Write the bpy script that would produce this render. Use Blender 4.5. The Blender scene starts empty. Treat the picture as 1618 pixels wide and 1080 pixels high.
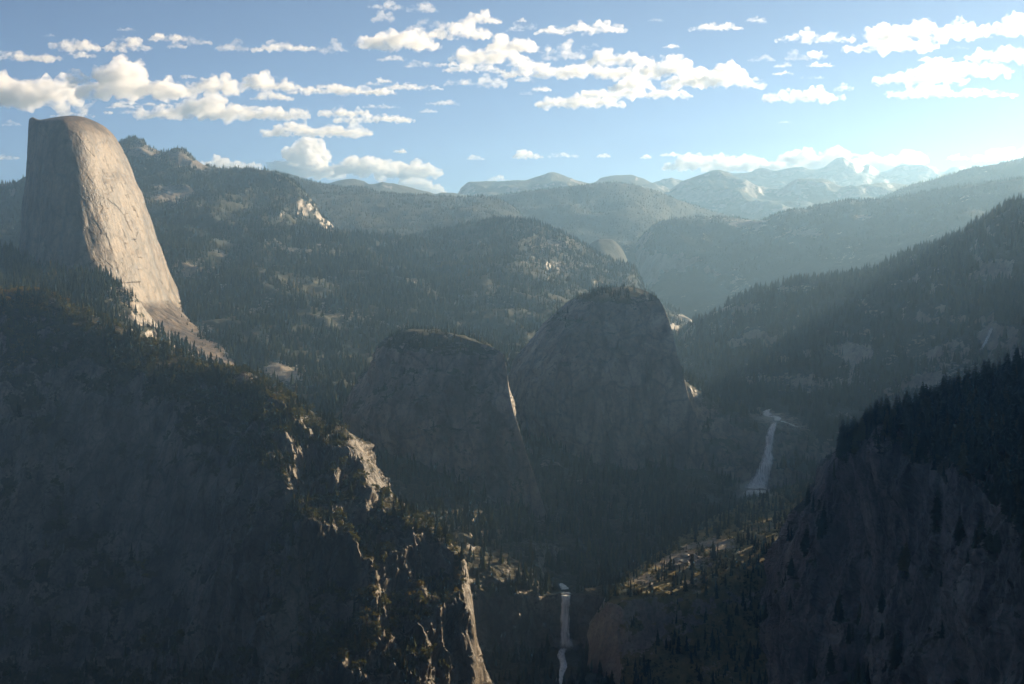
import bpy, math, random, colorsys
import numpy as np
from mathutils import Vector, Matrix

random.seed(7)
RNG = np.random.default_rng(11)
sc = bpy.context.scene
COL = sc.collection

# ------------------------------------------------------------------ camera, sky, sun, exposure
F_PX = 2050.0                       # focal length in photograph pixels (1618 wide)
PITCH = math.radians(-4.25)
cam_d = bpy.data.cameras.new("camera")
cam = bpy.data.objects.new("camera", cam_d)
COL.objects.link(cam)
cam_d.sensor_width = 36.0
cam_d.lens = F_PX / 1618.0 * 36.0
cam_d.clip_start = 1.0
cam_d.clip_end = 400000.0
cam.location = (0, 0, 0)
cam.rotation_euler = (math.radians(90) + PITCH, 0, 0)
sc.camera = cam

SUN_AZ = math.radians(51)           # to the right of the view axis (+Y), clockwise
SUN_EL = math.radians(20)
world = bpy.data.worlds.new("World")
sc.world = world
world.use_nodes = True
wn = world.node_tree
wn.nodes.clear()
sky = wn.nodes.new("ShaderNodeTexSky")
sky.sky_type = 'NISHITA'
sky.sun_disc = False
sky.sun_elevation = SUN_EL
sky.sun_rotation = SUN_AZ
sky.altitude = 1500
sky.air_density = 0.34
sky.dust_density = 0.35
sky.ozone_density = 0.2
bg = wn.nodes.new("ShaderNodeBackground")
bg.inputs["Strength"].default_value = 0.05
wo = wn.nodes.new("ShaderNodeOutputWorld")
wn.links.new(sky.outputs[0], bg.inputs["Color"])
wn.links.new(bg.outputs[0], wo.inputs["Surface"])

sun_d = bpy.data.lights.new("sun", 'SUN')
sun_d.energy = 5.0
sun_d.angle = math.radians(0.53)
sun_d.color = (1.0, 0.77, 0.51)
sun = bpy.data.objects.new("sun", sun_d)
COL.objects.link(sun)
SUN_DIR = Vector((math.sin(SUN_AZ) * math.cos(SUN_EL), math.cos(SUN_AZ) * math.cos(SUN_EL), math.sin(SUN_EL)))
sun.rotation_euler = SUN_DIR.to_track_quat('Z', 'Y').to_euler()
sun.location = (6000, 5000, 4000)

vs = sc.view_settings
vs.view_transform = 'Standard'
vs.look = 'None'
vs.exposure = 1.5
vs.gamma = 1.0
vs.use_curve_mapping = False
cy = sc.cycles
cy.use_denoising = True
cy.max_bounces = 10
cy.diffuse_bounces = 2
cy.glossy_bounces = 1
cy.transmission_bounces = 2
cy.volume_bounces = 8
cy.transparent_max_bounces = 12
cy.sample_clamp_indirect = 4.0
cy.use_adaptive_sampling = True
cy.adaptive_threshold = 0.02

HAZE_DENSITY = 6.0e-5
HAZE_COLOR = (0.44, 0.73, 1.0)

# ------------------------------------------------------------------ helpers: pixel -> direction
CP, SP = math.cos(PITCH), math.sin(PITCH)

def pt(px, py, Y=0):
    """a photograph pixel at forward distance Y (metres) -> world point"""
    if px == 'w':
        return py
    dx = (px - 809.0) / F_PX
    dz = (540.0 - py) / F_PX
    y = CP - dz * SP
    z = SP + dz * CP
    k = Y / y
    return (dx * k, Y, z * k)

def project(P):
    P = np.asarray(P, float)
    d = P[:, 1] * CP + P[:, 2] * SP
    u = -P[:, 1] * SP + P[:, 2] * CP
    d = np.where(d < 1, 1, d)
    return 809.0 + F_PX * P[:, 0] / d, 540.0 - F_PX * u / d, d

# ------------------------------------------------------------------ helpers: noise
def _hash(ix, iy, iz, seed):
    h = (ix * 374761393 + iy * 668265263 + iz * 2147483647 + seed * 1274126177) & 0xFFFFFFFF
    h = ((h ^ (h >> 13)) * 1274126177) & 0xFFFFFFFF
    h = ((h ^ (h >> 16)) * 2246822519) & 0xFFFFFFFF
    return (h ^ (h >> 15)) & 0xFFFFFFFF

_G = RNG.normal(size=(256, 3))
_G /= np.linalg.norm(_G, axis=1)[:, None]

def perlin(P, seed=0):
    P = np.asarray(P, float)
    i = np.floor(P).astype(np.int64)
    f = P - i
    w = f * f * f * (f * (f * 6 - 15) + 10)
    out = 0
    for a in (0, 1):
        wx = w[:, 0] if a else 1 - w[:, 0]
        for b in (0, 1):
            wy = w[:, 1] if b else 1 - w[:, 1]
            for c in (0, 1):
                wz = w[:, 2] if c else 1 - w[:, 2]
                g = _G[_hash(i[:, 0] + a, i[:, 1] + b, i[:, 2] + c, seed) & 255]
                d = (f[:, 0] - a) * g[:, 0] + (f[:, 1] - b) * g[:, 1] + (f[:, 2] - c) * g[:, 2]
                out = out + wx * wy * wz * d
    return out * 1.6

def fbm(P, L, octaves, gain=0.5, seed=0, sc3=(1, 1, 1)):
    Q = np.asarray(P) * (np.array(sc3) / L)
    out = np.zeros(len(Q)); a = 1.0
    for k in range(octaves):
        out += a * perlin(Q + 17.3 * k, seed + k)
        Q = Q * 2.03; a *= gain
    return out

def ridged(P, L, octaves, gain=0.5, seed=0, sc3=(1, 1, 1)):
    Q = np.asarray(P) * (np.array(sc3) / L)
    out = np.zeros(len(Q)); a = 1.0; wgt = 1.0
    for k in range(octaves):
        n = 1 - np.abs(perlin(Q + 9.7 * k, seed + k))
        n = n * n * wgt
        wgt = np.clip(n * 1.4, 0, 1)
        out += a * (n - 0.55)
        Q = Q * 2.07; a *= gain
    return out

def blocky(P, L, seed=0, sc3=(1, 1, 1)):
    """random step per jittered cell: angular blocks of rock"""
    Q = np.asarray(P) * (np.array(sc3) / L)
    i = np.floor(Q).astype(np.int64); f = Q - i
    best = np.full(len(Q), 9.0); val = np.zeros(len(Q))
    for a in (-1, 0, 1):
        for b in (-1, 0, 1):
            for c in (-1, 0, 1):
                h = _hash(i[:, 0] + a, i[:, 1] + b, i[:, 2] + c, seed)
                d = (a + (h & 255) / 255.0 - f[:, 0]) ** 2 + (b + ((h >> 8) & 255) / 255.0 - f[:, 1]) ** 2 + (c + ((h >> 16) & 255) / 255.0 - f[:, 2]) ** 2
                k = d < best
                best = np.where(k, d, best); val = np.where(k, ((h >> 24) & 255) / 127.5 - 1, val)
    return val

def smooth(x, a, b):
    t = np.clip((x - a) / (b - a), 0, 1)
    return t * t * (3 - 2 * t)

# ------------------------------------------------------------------ helpers: lofts
def pchip(x, y, xi):
    x = np.asarray(x, float); y = np.asarray(y, float)
    if y.ndim == 1:
        return pchip(x, y[:, None], xi)[:, 0]
    h = np.diff(x)[:, None]
    d = np.diff(y, axis=0) / h
    m = np.zeros_like(y)
    if len(x) > 2:
        w1 = 2 * h[1:] + h[:-1]; w2 = h[1:] + 2 * h[:-1]
        same = d[:-1] * d[1:] > 0
        with np.errstate(divide='ignore', invalid='ignore'):
            mm = (w1 + w2) / (w1 / d[:-1] + w2 / d[1:])
        m[1:-1] = np.where(same, mm, 0)
    m[0] = d[0]; m[-1] = d[-1]
    k = np.clip(np.searchsorted(x, xi, side='right') - 1, 0, len(x) - 2)
    t = ((xi - x[k]) / (x[k + 1] - x[k]))[:, None]
    hk = (x[k + 1] - x[k])[:, None]
    t2, t3 = t * t, t * t * t
    return (2 * t3 - 3 * t2 + 1) * y[k] + (t3 - 2 * t2 + t) * hk * m[k] + (-2 * t3 + 3 * t2) * y[k + 1] + (t3 - t2) * hk * m[k + 1]

def loft_net(rows, nu, nv):
    """rows of (px, py, distance) from the crest downwards -> (nv, nu, 3) grid"""
    rs = []
    for r in rows:
        a = np.array([pt(*q) for q in r])
        q = np.array([(p[1][0], p[1][1]) if p[0] == 'w' else (p[0], p[1]) for p in r], float)
        s = np.concatenate([[0], np.cumsum(np.hypot(*np.diff(q, axis=0).T) + 1e-6)])
        rs.append(pchip(s / s[-1], a, np.linspace(0, 1, nu)))
    return rs

def interp_rows(rs, nv, first=0):
    rs = np.array(rs)
    gap = np.linalg.norm(np.diff(rs, axis=0), axis=2).mean(axis=1) ** 0.75
    v = np.concatenate([[0], np.cumsum(gap)])
    vi = np.linspace(0, v[-1], nv)
    n = rs.shape[1]
    g = pchip(v, rs.reshape(len(rs), -1), vi).reshape(nv, n, 3)
    return g, vi, v

def grid_normals(g, closed=False):
    if closed:
        du = np.roll(g, -1, axis=1) - np.roll(g, 1, axis=1)
    else:
        du = np.gradient(g, axis=1)
    dv = np.gradient(g, axis=0)
    n = np.cross(dv, du)
    n /= np.linalg.norm(n, axis=2)[:, :, None] + 1e-9
    return n

def grid_faces(nv, nu, closed=False):
    j, i = np.meshgrid(np.arange(nv - 1), np.arange(nu if closed else nu - 1), indexing='ij')
    i2 = (i + 1) % nu
    return np.stack([j * nu + i, (j + 1) * nu + i, (j + 1) * nu + i2, j * nu + i2], axis=-1).reshape(-1, 4)

def mesh_from(name, V, Fc, attrs=None, smooth_shade=True):
    me = bpy.data.meshes.new(name)
    V = np.asarray(V, np.float32); Fc = np.asarray(Fc, np.int32)
    k = Fc.shape[1]
    me.vertices.add(len(V)); me.vertices.foreach_set("co", V.ravel())
    me.loops.add(Fc.size); me.loops.foreach_set("vertex_index", Fc.ravel())
    me.polygons.add(len(Fc))
    me.polygons.foreach_set("loop_start", np.arange(0, Fc.size, k, dtype=np.int32))
    me.polygons.foreach_set("loop_total", np.full(len(Fc), k, np.int32))
    me.polygons.foreach_set("use_smooth", np.full(len(Fc), smooth_shade, bool))
    for an, av in (attrs or {}).items():
        at = me.attributes.new(an, 'FLOAT', 'POINT')
        at.data.foreach_set("value", np.asarray(av, np.float32))
    me.update(calc_edges=True)
    return me

def link(name, me, mat=None, parent=None, label=None, cat=None, kind=None, group=None):
    o = bpy.data.objects.new(name, me)
    COL.objects.link(o)
    if mat is not None and me is not None and not me.materials:
        me.materials.append(mat)
    if parent is not None:
        o.parent = parent
    for k, v in (("label", label), ("category", cat), ("kind", kind), ("group", group)):
        if v:
            o[k] = v
    return o

# ------------------------------------------------------------------ materials
def new_mat(name):
    m = bpy.data.materials.new(name); m.use_nodes = True
    m.node_tree.nodes.clear()
    return m, m.node_tree.nodes, m.node_tree.links

def nd(ns, t, **kw):
    n = ns.new(t)
    for k, v in kw.items():
        if k == "ins":
            for a, b in v.items():
                n.inputs[a].default_value = b
        else:
            setattr(n, k, v)
    return n

def ramp(ns, stops):
    r = ns.new("ShaderNodeValToRGB")
    e = r.color_ramp.elements
    while len(e) > 1:
        e.remove(e[-1])
    e[0].position = stops[0][0]; e[0].color = (*stops[0][1], 1)
    for p, c in stops[1:]:
        q = e.new(p); q.color = (*c, 1)
    return r

def terrain_mat(name, rock_a, rock_b, stain, veg_a, veg_b, px=3.0, bump=1.0, cracks=0):
    """granite + scrubby ground; px = metres per fine detail"""
    m, ns, ln = new_mat(name)
    geo = nd(ns, "ShaderNodeNewGeometry")
    def noise(scale, detail, stretch=None, rough=0.6):
        mp = nd(ns, "ShaderNodeMapping")
        s = stretch or (1, 1, 1)
        mp.inputs["Scale"].default_value = (scale * s[0], scale * s[1], scale * s[2])
        ln.new(geo.outputs["Position"], mp.inputs["Vector"])
        t = nd(ns, "ShaderNodeTexNoise", ins={"Scale": 1.0, "Detail": detail, "Roughness": rough})
        ln.new(mp.outputs[0], t.inputs["Vector"])
        return t
    n_big = noise(0.007, 6)
    n_streak = noise(0.022, 7, (1, 1, 0.22), 0.66)
    n_fine = noise(0.30 / px, 6, rough=0.7)
    n_dark = noise(0.05, 5, (1, 1, 0.5))
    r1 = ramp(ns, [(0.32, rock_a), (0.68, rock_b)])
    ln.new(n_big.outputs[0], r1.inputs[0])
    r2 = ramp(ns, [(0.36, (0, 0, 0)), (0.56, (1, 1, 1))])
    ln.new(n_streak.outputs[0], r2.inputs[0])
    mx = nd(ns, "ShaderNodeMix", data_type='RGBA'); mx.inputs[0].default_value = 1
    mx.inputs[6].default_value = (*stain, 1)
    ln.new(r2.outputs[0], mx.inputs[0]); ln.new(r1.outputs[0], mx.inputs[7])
    # speckle (lichen, cracks, small scrub)
    r3 = ramp(ns, [(0.30, (0.45, 0.45, 0.45)), (0.52, (1, 1, 1)), (0.75, (1.25, 1.22, 1.18))])
    ln.new(n_fine.outputs[0], r3.inputs[0])
    mu = nd(ns, "ShaderNodeMix", data_type='RGBA', blend_type='MULTIPLY'); mu.inputs[0].default_value = 1
    ln.new(mx.outputs[2], mu.inputs[6]); ln.new(r3.outputs[0], mu.inputs[7])
    if cracks:
        wp = noise(0.02, 3)
        mp = nd(ns, "ShaderNodeVectorMath", operation='MULTIPLY_ADD')
        mp.inputs[1].default_value = (26, 26, 26)
        ln.new(wp.outputs["Color"], mp.inputs[0]); ln.new(geo.outputs["Position"], mp.inputs[2])
        sc_ = nd(ns, "ShaderNodeMapping"); sc_.inputs["Scale"].default_value = (1 / cracks, 1 / cracks, 0.5 / cracks); sc_.inputs["Rotation"].default_value = (0.2, 0.35, 0)
        ln.new(mp.outputs[0], sc_.inputs["Vector"])
        vo = nd(ns, "ShaderNodeTexVoronoi", feature='DISTANCE_TO_EDGE', ins={"Scale": 1.0})
        ln.new(sc_.outputs[0], vo.inputs["Vector"])
        rc = ramp(ns, [(0.0, (0.35, 0.35, 0.35)), (0.035, (0.75, 0.75, 0.75)), (0.08, (1, 1, 1))])
        ln.new(vo.outputs["Distance"], rc.inputs[0])
        mc = nd(ns, "ShaderNodeMix", data_type='RGBA', blend_type='MULTIPLY'); mc.inputs[0].default_value = 0.8
        ln.new(mu.outputs[2], mc.inputs[6]); ln.new(rc.outputs[0], mc.inputs[7])
        mu = mc
    # ground cover
    r4 = ramp(ns, [(0.35, veg_a), (0.65, veg_b)])
    ln.new(n_dark.outputs[0], r4.inputs[0])
    at = nd(ns, "ShaderNodeAttribute", attribute_name="rock")
    ad = nd(ns, "ShaderNodeMath", operation='ADD')
    sb = nd(ns, "ShaderNodeMath", operation='MULTIPLY_ADD'); sb.inputs[1].default_value = 2.6; sb.inputs[2].default_value = -1.3
    ln.new(n_fine.outputs[0], sb.inputs[0])
    ln.new(at.outputs["Fac"], ad.inputs[0]); ln.new(sb.outputs[0], ad.inputs[1])
    r5 = ramp(ns, [(0.40, (0, 0, 0)), (0.60, (1, 1, 1))])
    ln.new(ad.outputs[0], r5.inputs[0])
    mv = nd(ns, "ShaderNodeMix", data_type='RGBA')
    ln.new(r5.outputs[0], mv.inputs[0]); ln.new(r4.outputs[0], mv.inputs[6]); ln.new(mu.outputs[2], mv.inputs[7])
    bs = nd(ns, "ShaderNodeBsdfPrincipled", ins={"Roughness": 0.5, "IOR": 1.42})
    rg = nd(ns, "ShaderNodeMapRange", ins={"To Min": 0.9, "To Max": 0.52})
    ln.new(r5.outputs[0], rg.inputs[0]); ln.new(rg.outputs[0], bs.inputs["Roughness"])
    ln.new(mv.outputs[2], bs.inputs["Base Color"])
    if bump > 0:
        n_b = noise(0.16 / px, 7, (1, 1, 0.45), 0.68)
        bp = nd(ns, "ShaderNodeBump", ins={"Strength": 1.0, "Distance": bump})
        ln.new(n_b.outputs[0], bp.inputs["Height"]); ln.new(bp.outputs[0], bs.inputs["Normal"])
    out = nd(ns, "ShaderNodeOutputMaterial")
    ln.new(bs.outputs[0], out.inputs["Surface"])
    return m

GR_A, GR_B = (0.27, 0.225, 0.18), (0.40, 0.335, 0.265)
STAIN = (0.125, 0.108, 0.095)
VG_A, VG_B = (0.022, 0.028, 0.014), (0.060, 0.058, 0.028)
dk = lambda c, k: tuple(x * k for x in c)
M_DOME = terrain_mat("granite dome rock", (0.115, 0.084, 0.055), (0.20, 0.147, 0.094), (0.045, 0.035, 0.026), VG_A, VG_B, 3.0, 4.0, 75)
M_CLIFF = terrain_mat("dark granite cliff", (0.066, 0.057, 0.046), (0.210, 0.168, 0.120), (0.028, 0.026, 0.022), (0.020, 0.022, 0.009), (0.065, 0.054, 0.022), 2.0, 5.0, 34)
M_WALL = terrain_mat("grey brown granite wall", (0.115, 0.100, 0.083), (0.32, 0.265, 0.205), (0.045, 0.041, 0.036), (0.028, 0.030, 0.012), (0.085, 0.070, 0.028), 2.0, 5.0, 34)
M_BENCH = terrain_mat("dry grass bench", (0.22, 0.18, 0.13), (0.38, 0.30, 0.21), (0.13, 0.105, 0.08), (0.095, 0.082, 0.026), (0.24, 0.18, 0.06), 2.0, 3.0)
M_CAP = terrain_mat("streaked grey granite", (0.11, 0.096, 0.082), (0.36, 0.305, 0.25), (0.050, 0.044, 0.039), VG_A, VG_B, 3.0, 5.0, 55)
M_SLOPE = terrain_mat("forest floor and slabs", (0.20, 0.172, 0.138), (0.32, 0.27, 0.21), (0.14, 0.12, 0.098), (0.018, 0.024, 0.011), (0.045, 0.046, 0.022), 4.0, 4.0)
M_FAR = terrain_mat("distant forest and rock", (0.20, 0.178, 0.15), (0.32, 0.28, 0.235), (0.14, 0.125, 0.105), (0.015, 0.020, 0.012), (0.030, 0.032, 0.018), 12.0, 14.0)
M_PEAK = terrain_mat("high bare rock", (0.20, 0.18, 0.16), (0.36, 0.325, 0.285), (0.16, 0.145, 0.13), (0.05, 0.05, 0.03), (0.10, 0.095, 0.07), 25.0, 30.0)

def foliage_mat(name, a, b, attr=None):
    m, ns, ln = new_mat(name)
    if attr:
        src = nd(ns, "ShaderNodeAttribute", attribute_name=attr).outputs["Fac"]
    else:
        src = nd(ns, "ShaderNodeObjectInfo").outputs["Random"]
    r = ramp(ns, [(0.0, a), (0.8, b), (1.0, (b[0] * 1.7, b[1] * 1.25, b[2] * 0.9))])
    ln.new(src, r.inputs[0])
    d = nd(ns, "ShaderNodeBsdfDiffuse"); ln.new(r.outputs[0], d.inputs["Color"])
    t = nd(ns, "ShaderNodeBsdfTranslucent")
    ln.new(r.outputs[0], t.inputs["Color"])
    mx = nd(ns, "ShaderNodeMixShader"); mx.inputs[0].default_value = 0.45
    ln.new(d.outputs[0], mx.inputs[1]); ln.new(t.outputs[0], mx.inputs[2])
    out = nd(ns, "ShaderNodeOutputMaterial"); ln.new(mx.outputs[0], out.inputs["Surface"])
    return m

M_CROWN = foliage_mat("conifer needles", (0.030, 0.040, 0.016), (0.075, 0.080, 0.030))
M_FOREST = foliage_mat("forest needles", (0.017, 0.026, 0.012), (0.070, 0.076, 0.030), "tint")
M_BUSH = foliage_mat("scrub oak leaves", (0.035, 0.040, 0.012), (0.095, 0.090, 0.026), "tint")

def plain_mat(name, c, rough=0.8):
    m, ns, ln = new_mat(name)
    tc = nd(ns, "ShaderNodeTexCoord")
    nz = nd(ns, "ShaderNodeTexNoise", ins={"Scale": 3.0, "Detail": 4.0})
    ln.new(tc.outputs["Object"], nz.inputs["Vector"])
    r = ramp(ns, [(0.3, tuple(x * 0.65 for x in c)), (0.7, tuple(min(1, x * 1.2) for x in c))])
    ln.new(nz.outputs[0], r.inputs[0])
    d = nd(ns, "ShaderNodeBsdfDiffuse"); ln.new(r.outputs[0], d.inputs["Color"])
    out = nd(ns, "ShaderNodeOutputMaterial"); ln.new(d.outputs[0], out.inputs["Surface"])
    return m
M_BARK = plain_mat("bark", (0.11, 0.075, 0.05))

# ------------------------------------------------------------------ terrain pieces
FLAT = {"left_spur", "right_wall", "bench", "bowl", "upper_fall_cliff", "cap_left", "cap_tall", "half_dome"}
TERR = {}       # name -> dict(V, F, N, rock, obj)

def finish(name, key, V, Fc, mat, label, rockfun, closed_n=None, patches=(), greens=()):
    """final normals, rock mask, object"""
    fa = V[Fc[:, 0]]; e1 = V[Fc[:, 2]] - fa; e2 = V[Fc[:, 3]] - V[Fc[:, 1]]
    fn = np.cross(e1, e2)
    vn = np.zeros_like(V)
    for k in range(4):
        np.add.at(vn, Fc[:, k], fn)
    vn /= np.linalg.norm(vn, axis=1)[:, None] + 1e-9
    rock = rockfun(V, vn)
    px, py, d = project(V)
    for (cx, cy_, rx, ry, s) in patches:
        q = ((px - cx) / rx) ** 2 + ((py - cy_) / ry) ** 2
        q = q * (1 + 0.8 * fbm(V, 40 + d.mean() * 0.01, 3, seed=5))
        rock = np.clip(rock + s * np.exp(-q), 0, 1)
    me = mesh_from(key, V, Fc, {"rock": rock}, key not in FLAT)
    o = link(name, me, mat, label=label, kind="structure")
    TERR[key] = dict(V=V, F=Fc, N=vn, rock=rock, obj=o, px=px, py=py, d=d)
    return o

def ridge(name, key, label, mat, rows, nu, nv, comps, back=None, crest_amp=0.4, rock=(0.55, 0.8), rock_noise=0.25, rock_L=120, patches=(), ampmask=None):
    """rows from the crest down towards the viewer; back = (further, lower) rows added behind the crest"""
    rs = loft_net(rows, nu, nv)
    nb = 0
    if back:
        c = rs[0]
        dirn = c[:, :2] / np.linalg.norm(c[:, :2], axis=1)[:, None]
        add = []
        for far, low in back:
            q = c.copy(); q[:, :2] += dirn * far; q[:, 2] -= low
            add.append(q)
        rs = add[::-1] + list(rs)
        nb = len(add)
    g, vi, v = interp_rows(rs, nv)
    n = grid_normals(g)
    if n[..., 2].mean() < 0:
        n = -n
    V = g.reshape(-1, 3); N = n.reshape(-1, 3)
    # keep the crest line close to where it stands
    vv = np.repeat(vi, nu)
    w = crest_amp + (1 - crest_amp) * smooth(np.abs(vv - v[nb]) / (v[-1] - v[0]), 0.0, 0.09)
    disp = np.zeros(len(V))
    steep = smooth(N[:, 2], 0.75, 0.35)
    for k, c in enumerate(comps):
        kind, L, A, octv = c[:4]
        s3 = c[4] if len(c) > 4 else (1, 1, 1)
        where = c[5] if len(c) > 5 else 'all'
        x = blocky(V, L, seed=29 * k + len(key), sc3=s3) if kind == 'b' else fbm(V, L, octv, seed=31 * k + len(key), sc3=s3) if kind == 'f' else ridged(V, L, octv, seed=37 * k + len(key), sc3=s3)
        if where == 'steep':
            x = x * steep
        elif where == 'flat':
            x = x * (1 - steep)
        disp += A * x
    if ampmask:
        w = w * ampmask(*project(V))
    V = V + N * (disp * w)[:, None]
    Fc = grid_faces(nv, nu)
    # upward orientation
    a = V[Fc[:, 0]]; nn = np.cross(V[Fc[:, 2]] - a, V[Fc[:, 3]] - V[Fc[:, 1]])
    if nn[:, 2].mean() < 0:
        Fc = Fc[:, ::-1].copy()
    def rk(V, vn):
        r = smooth(vn[:, 2], rock[1], rock[0])
        return np.clip(r + rock_noise * 1.6 * fbm(V, rock_L, 4, seed=3), 0, 1)
    o = finish(name, key, V, Fc, mat, label, rk, patches=patches)
    TERR[key]["vi"] = (vv - v[nb]) / (v[-1] - v[0])
    return o

def dome(name, key, label, mat, levels, Yc, depth, section, nu, nv, comps, top_keep=0.25, rock=(0.45, 0.75), rock_noise=0.2, patches=(), visor=None, edge=None):
    """levels: (py, left px, right px[, Y shift]) from the summit down; section: closed outline (x, y) in -1..1, y<0 towards the viewer"""
    sec = np.array(section + [section[0]], float)
    s = np.concatenate([[0], np.cumsum(np.hypot(*np.diff(sec, axis=0).T))])
    # periodic smoothing of the outline
    ext = np.concatenate([sec[-4:-1], sec, sec[1:4]])
    se = np.concatenate([s[-4:-1] - s[-1], s, s[1:4] + s[-1]])
    ui = np.linspace(0, s[-1], nu, endpoint=False)
    out = pchip(se, ext, ui)
    out[:, 0] = (out[:, 0] - (out[:, 0].max() + out[:, 0].min()) / 2) / ((out[:, 0].max() - out[:, 0].min()) / 2)
    L = np.array([(l[0], l[1], l[2], l[3] if len(l) > 3 else 0.0) for l in levels], float)
    a = np.concatenate([[0], np.cumsum(np.hypot(np.diff(L[:, 0]), 0.6 * np.abs(np.diff(L[:, 2] - L[:, 1])) / 2) + 1.0)])
    Li = pchip(a, L, np.linspace(0, a[-1], nv))
    wmax = (L[:, 2] - L[:, 1]).max()
    g = np.zeros((nv, nu, 3))
    wref = 0.5 * (L[len(L) // 2, 2] - L[len(L) // 2, 1])
    for j in range(nv):
        py, xl, xr, ys = Li[j]
        c = np.array(pt((xl + xr) / 2, py, Yc + ys))
        hw = (xr - xl) / 2 / F_PX * Yc
        kk = min(1.35, ((xr - xl) / 2 / wref))
        g[j, :, 0] = c[0] + out[:, 0] * hw
        g[j, :, 1] = c[1] + out[:, 1] * depth * kk
        g[j, :, 2] = c[2]
        for _ in range(2):          # the ring's outline as wide as the rock is at this height
            qx = project(g[j])[0]
            k0, k1 = qx.min(), qx.max()
            m0, m1 = g[j, qx.argmin(), 0], g[j, qx.argmax(), 0]
            t0, t1 = m0 + (xl - k0) / F_PX * Yc, m1 + (xr - k1) / F_PX * Yc
            g[j, :, 0] = t0 + (g[j, :, 0] - m0) * (t1 - t0) / (m1 - m0)
        if visor:
            qx = project(g[j])[0]
            g[j, :, 2] += visor[2] * np.exp(-((qx - visor[0]) / visor[1]) ** 2) * (py < 230) * max(0, 1 - abs(py - 190) / 40)
    n = grid_normals(g, True)
    cen = g.mean(axis=1, keepdims=True)
    if ((g - cen) * n)[..., :2].sum() < 0:
        n = -n
    V = g.reshape(-1, 3); N = n.reshape(-1, 3)
    jj = np.repeat(np.linspace(0, 1, nv), nu)
    w = top_keep + (1 - top_keep) * smooth(jj, 0.03, 0.3)
    disp = np.zeros(len(V))
    for k, c in enumerate(comps):
        kind, L_, A, octv = c[:4]
        s3 = c[4] if len(c) > 4 else (1, 1, 1)
        x = blocky(V, L_, seed=29 * k + len(key), sc3=s3) if kind == 'b' else fbm(V, L_, octv, seed=41 * k + len(key), sc3=s3) if kind == 'f' else ridged(V, L_, octv, seed=43 * k + len(key), sc3=s3)
        disp += A * x
    disp -= disp.mean()
    if edge:                                        # a clean arete where the front turns away
        du = np.hypot(out[:, 0] - edge[0], out[:, 1] - edge[1])
        w = w * np.tile(1 - 0.9 * np.exp(-(du / 0.16) ** 2), nv)
    V = V + N * (disp * w)[:, None]
    Fc = grid_faces(nv, nu, True)
    a_ = V[Fc[:, 0]]; nn = np.cross(V[Fc[:, 2]] - a_, V[Fc[:, 3]] - V[Fc[:, 1]])
    fc = V[Fc].mean(axis=1)
    if ((fc - V.mean(axis=0)) * nn).sum() < 0:
        Fc = Fc[:, ::-1].copy()
    # cap
    top = V[:nu].mean(axis=0) + np.array([0, 0, 0.5])
    V = np.vstack([V, top])
    i = np.arange(0, nu - 1, 2)
    k = len(V) - 1
    q = np.stack([np.full(len(i), k), i, (i + 1) % nu, (i + 2) % nu], axis=1)
    nq = np.cross(V[q[:, 2]] - V[q[:, 0]], V[q[:, 3]] - V[q[:, 1]])
    if nq[:, 2].mean() < 0:
        q = q[:, ::-1]
    Fc = np.vstack([Fc, q])
    def rk(V, vn):
        r = smooth(vn[:, 2], rock[1], rock[0])
        return np.clip(r + rock_noise * 1.6 * fbm(V, 60, 4, seed=8), 0, 1)
    o = finish(name, key, V, Fc, mat, label, rk, patches=patches)
    TERR[key]["vi"] = np.concatenate([jj, [0]])
    return o

# --- ground sheet to the horizon
def make_ground():
    r = np.concatenate([[0.0], np.geomspace(600, 64000, 60)])
    a = np.linspace(0, 2 * np.pi, 97)[:-1]
    V = np.stack([np.outer(r, np.sin(a)), np.outer(r, np.cos(a)), np.zeros((len(r), len(a)))], axis=-1)
    z = -1240 + 60 * fbm(V.reshape(-1, 3), 2500, 4, seed=2)
    z += smooth(np.repeat(r, len(a)), 9000, 26000) * 900
    V = V.reshape(-1, 3); V[:, 2] = z
    Fc = grid_faces(len(r), len(a), True)
    me = mesh_from("ground", V, Fc[:, ::-1], {"rock": np.full(len(V), 0.2)})
    link("ground", me, M_FAR, label="low forested ground stretching to the horizon beneath the mountains", kind="structure")
make_ground()

B3 = [(250, 90), (700, 330), (1500, 800)]
# --- far crest of high peaks
ridge("mountain", "peaks_far", "pale jagged far mountain crest with sharp central pyramid peak", M_PEAK, [
    [(960, 302, 17200), (1000, 296, 17200), (1030, 291, 17000), (1062, 281, 17000), (1085, 284, 17000), (1105, 276, 17000), (1130, 267, 17000), (1158, 273, 17000), (1185, 272, 17100), (1203, 266, 17100), (1226, 271, 17200), (1240, 270, 17200), (1258, 266, 17200), (1282, 268, 17000), (1300, 266, 17000), (1314, 257, 17000), (1332, 248, 17000), (1347, 257, 17000), (1358, 263, 17200), (1368, 258, 17500), (1392, 271, 17500), (1402, 268, 17300), (1412, 265, 17200), (1428, 260, 17200), (1455, 260, 17200), (1470, 267, 17200), (1490, 271, 17300), (1506, 264, 17600), (1520, 272, 17600), (1560, 290, 17600), (1640, 300, 17600)],
    [(960, 315, 16300), (1040, 300, 16200), (1110, 296, 16200), (1200, 294, 16300), (1300, 288, 16300), (1400, 291, 16300), (1500, 300, 16300), (1640, 315, 16300)],
    [(960, 350, 14600), (1200, 345, 14600), (1400, 340, 14600), (1640, 350, 14600)],
    ], 420, 70, [('r', 1300, 90, 6), ('r', 420, 34, 4)], back=B3, crest_amp=0.22, rock=(0.75, 0.95), rock_noise=0.35, rock_L=500)
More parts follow.
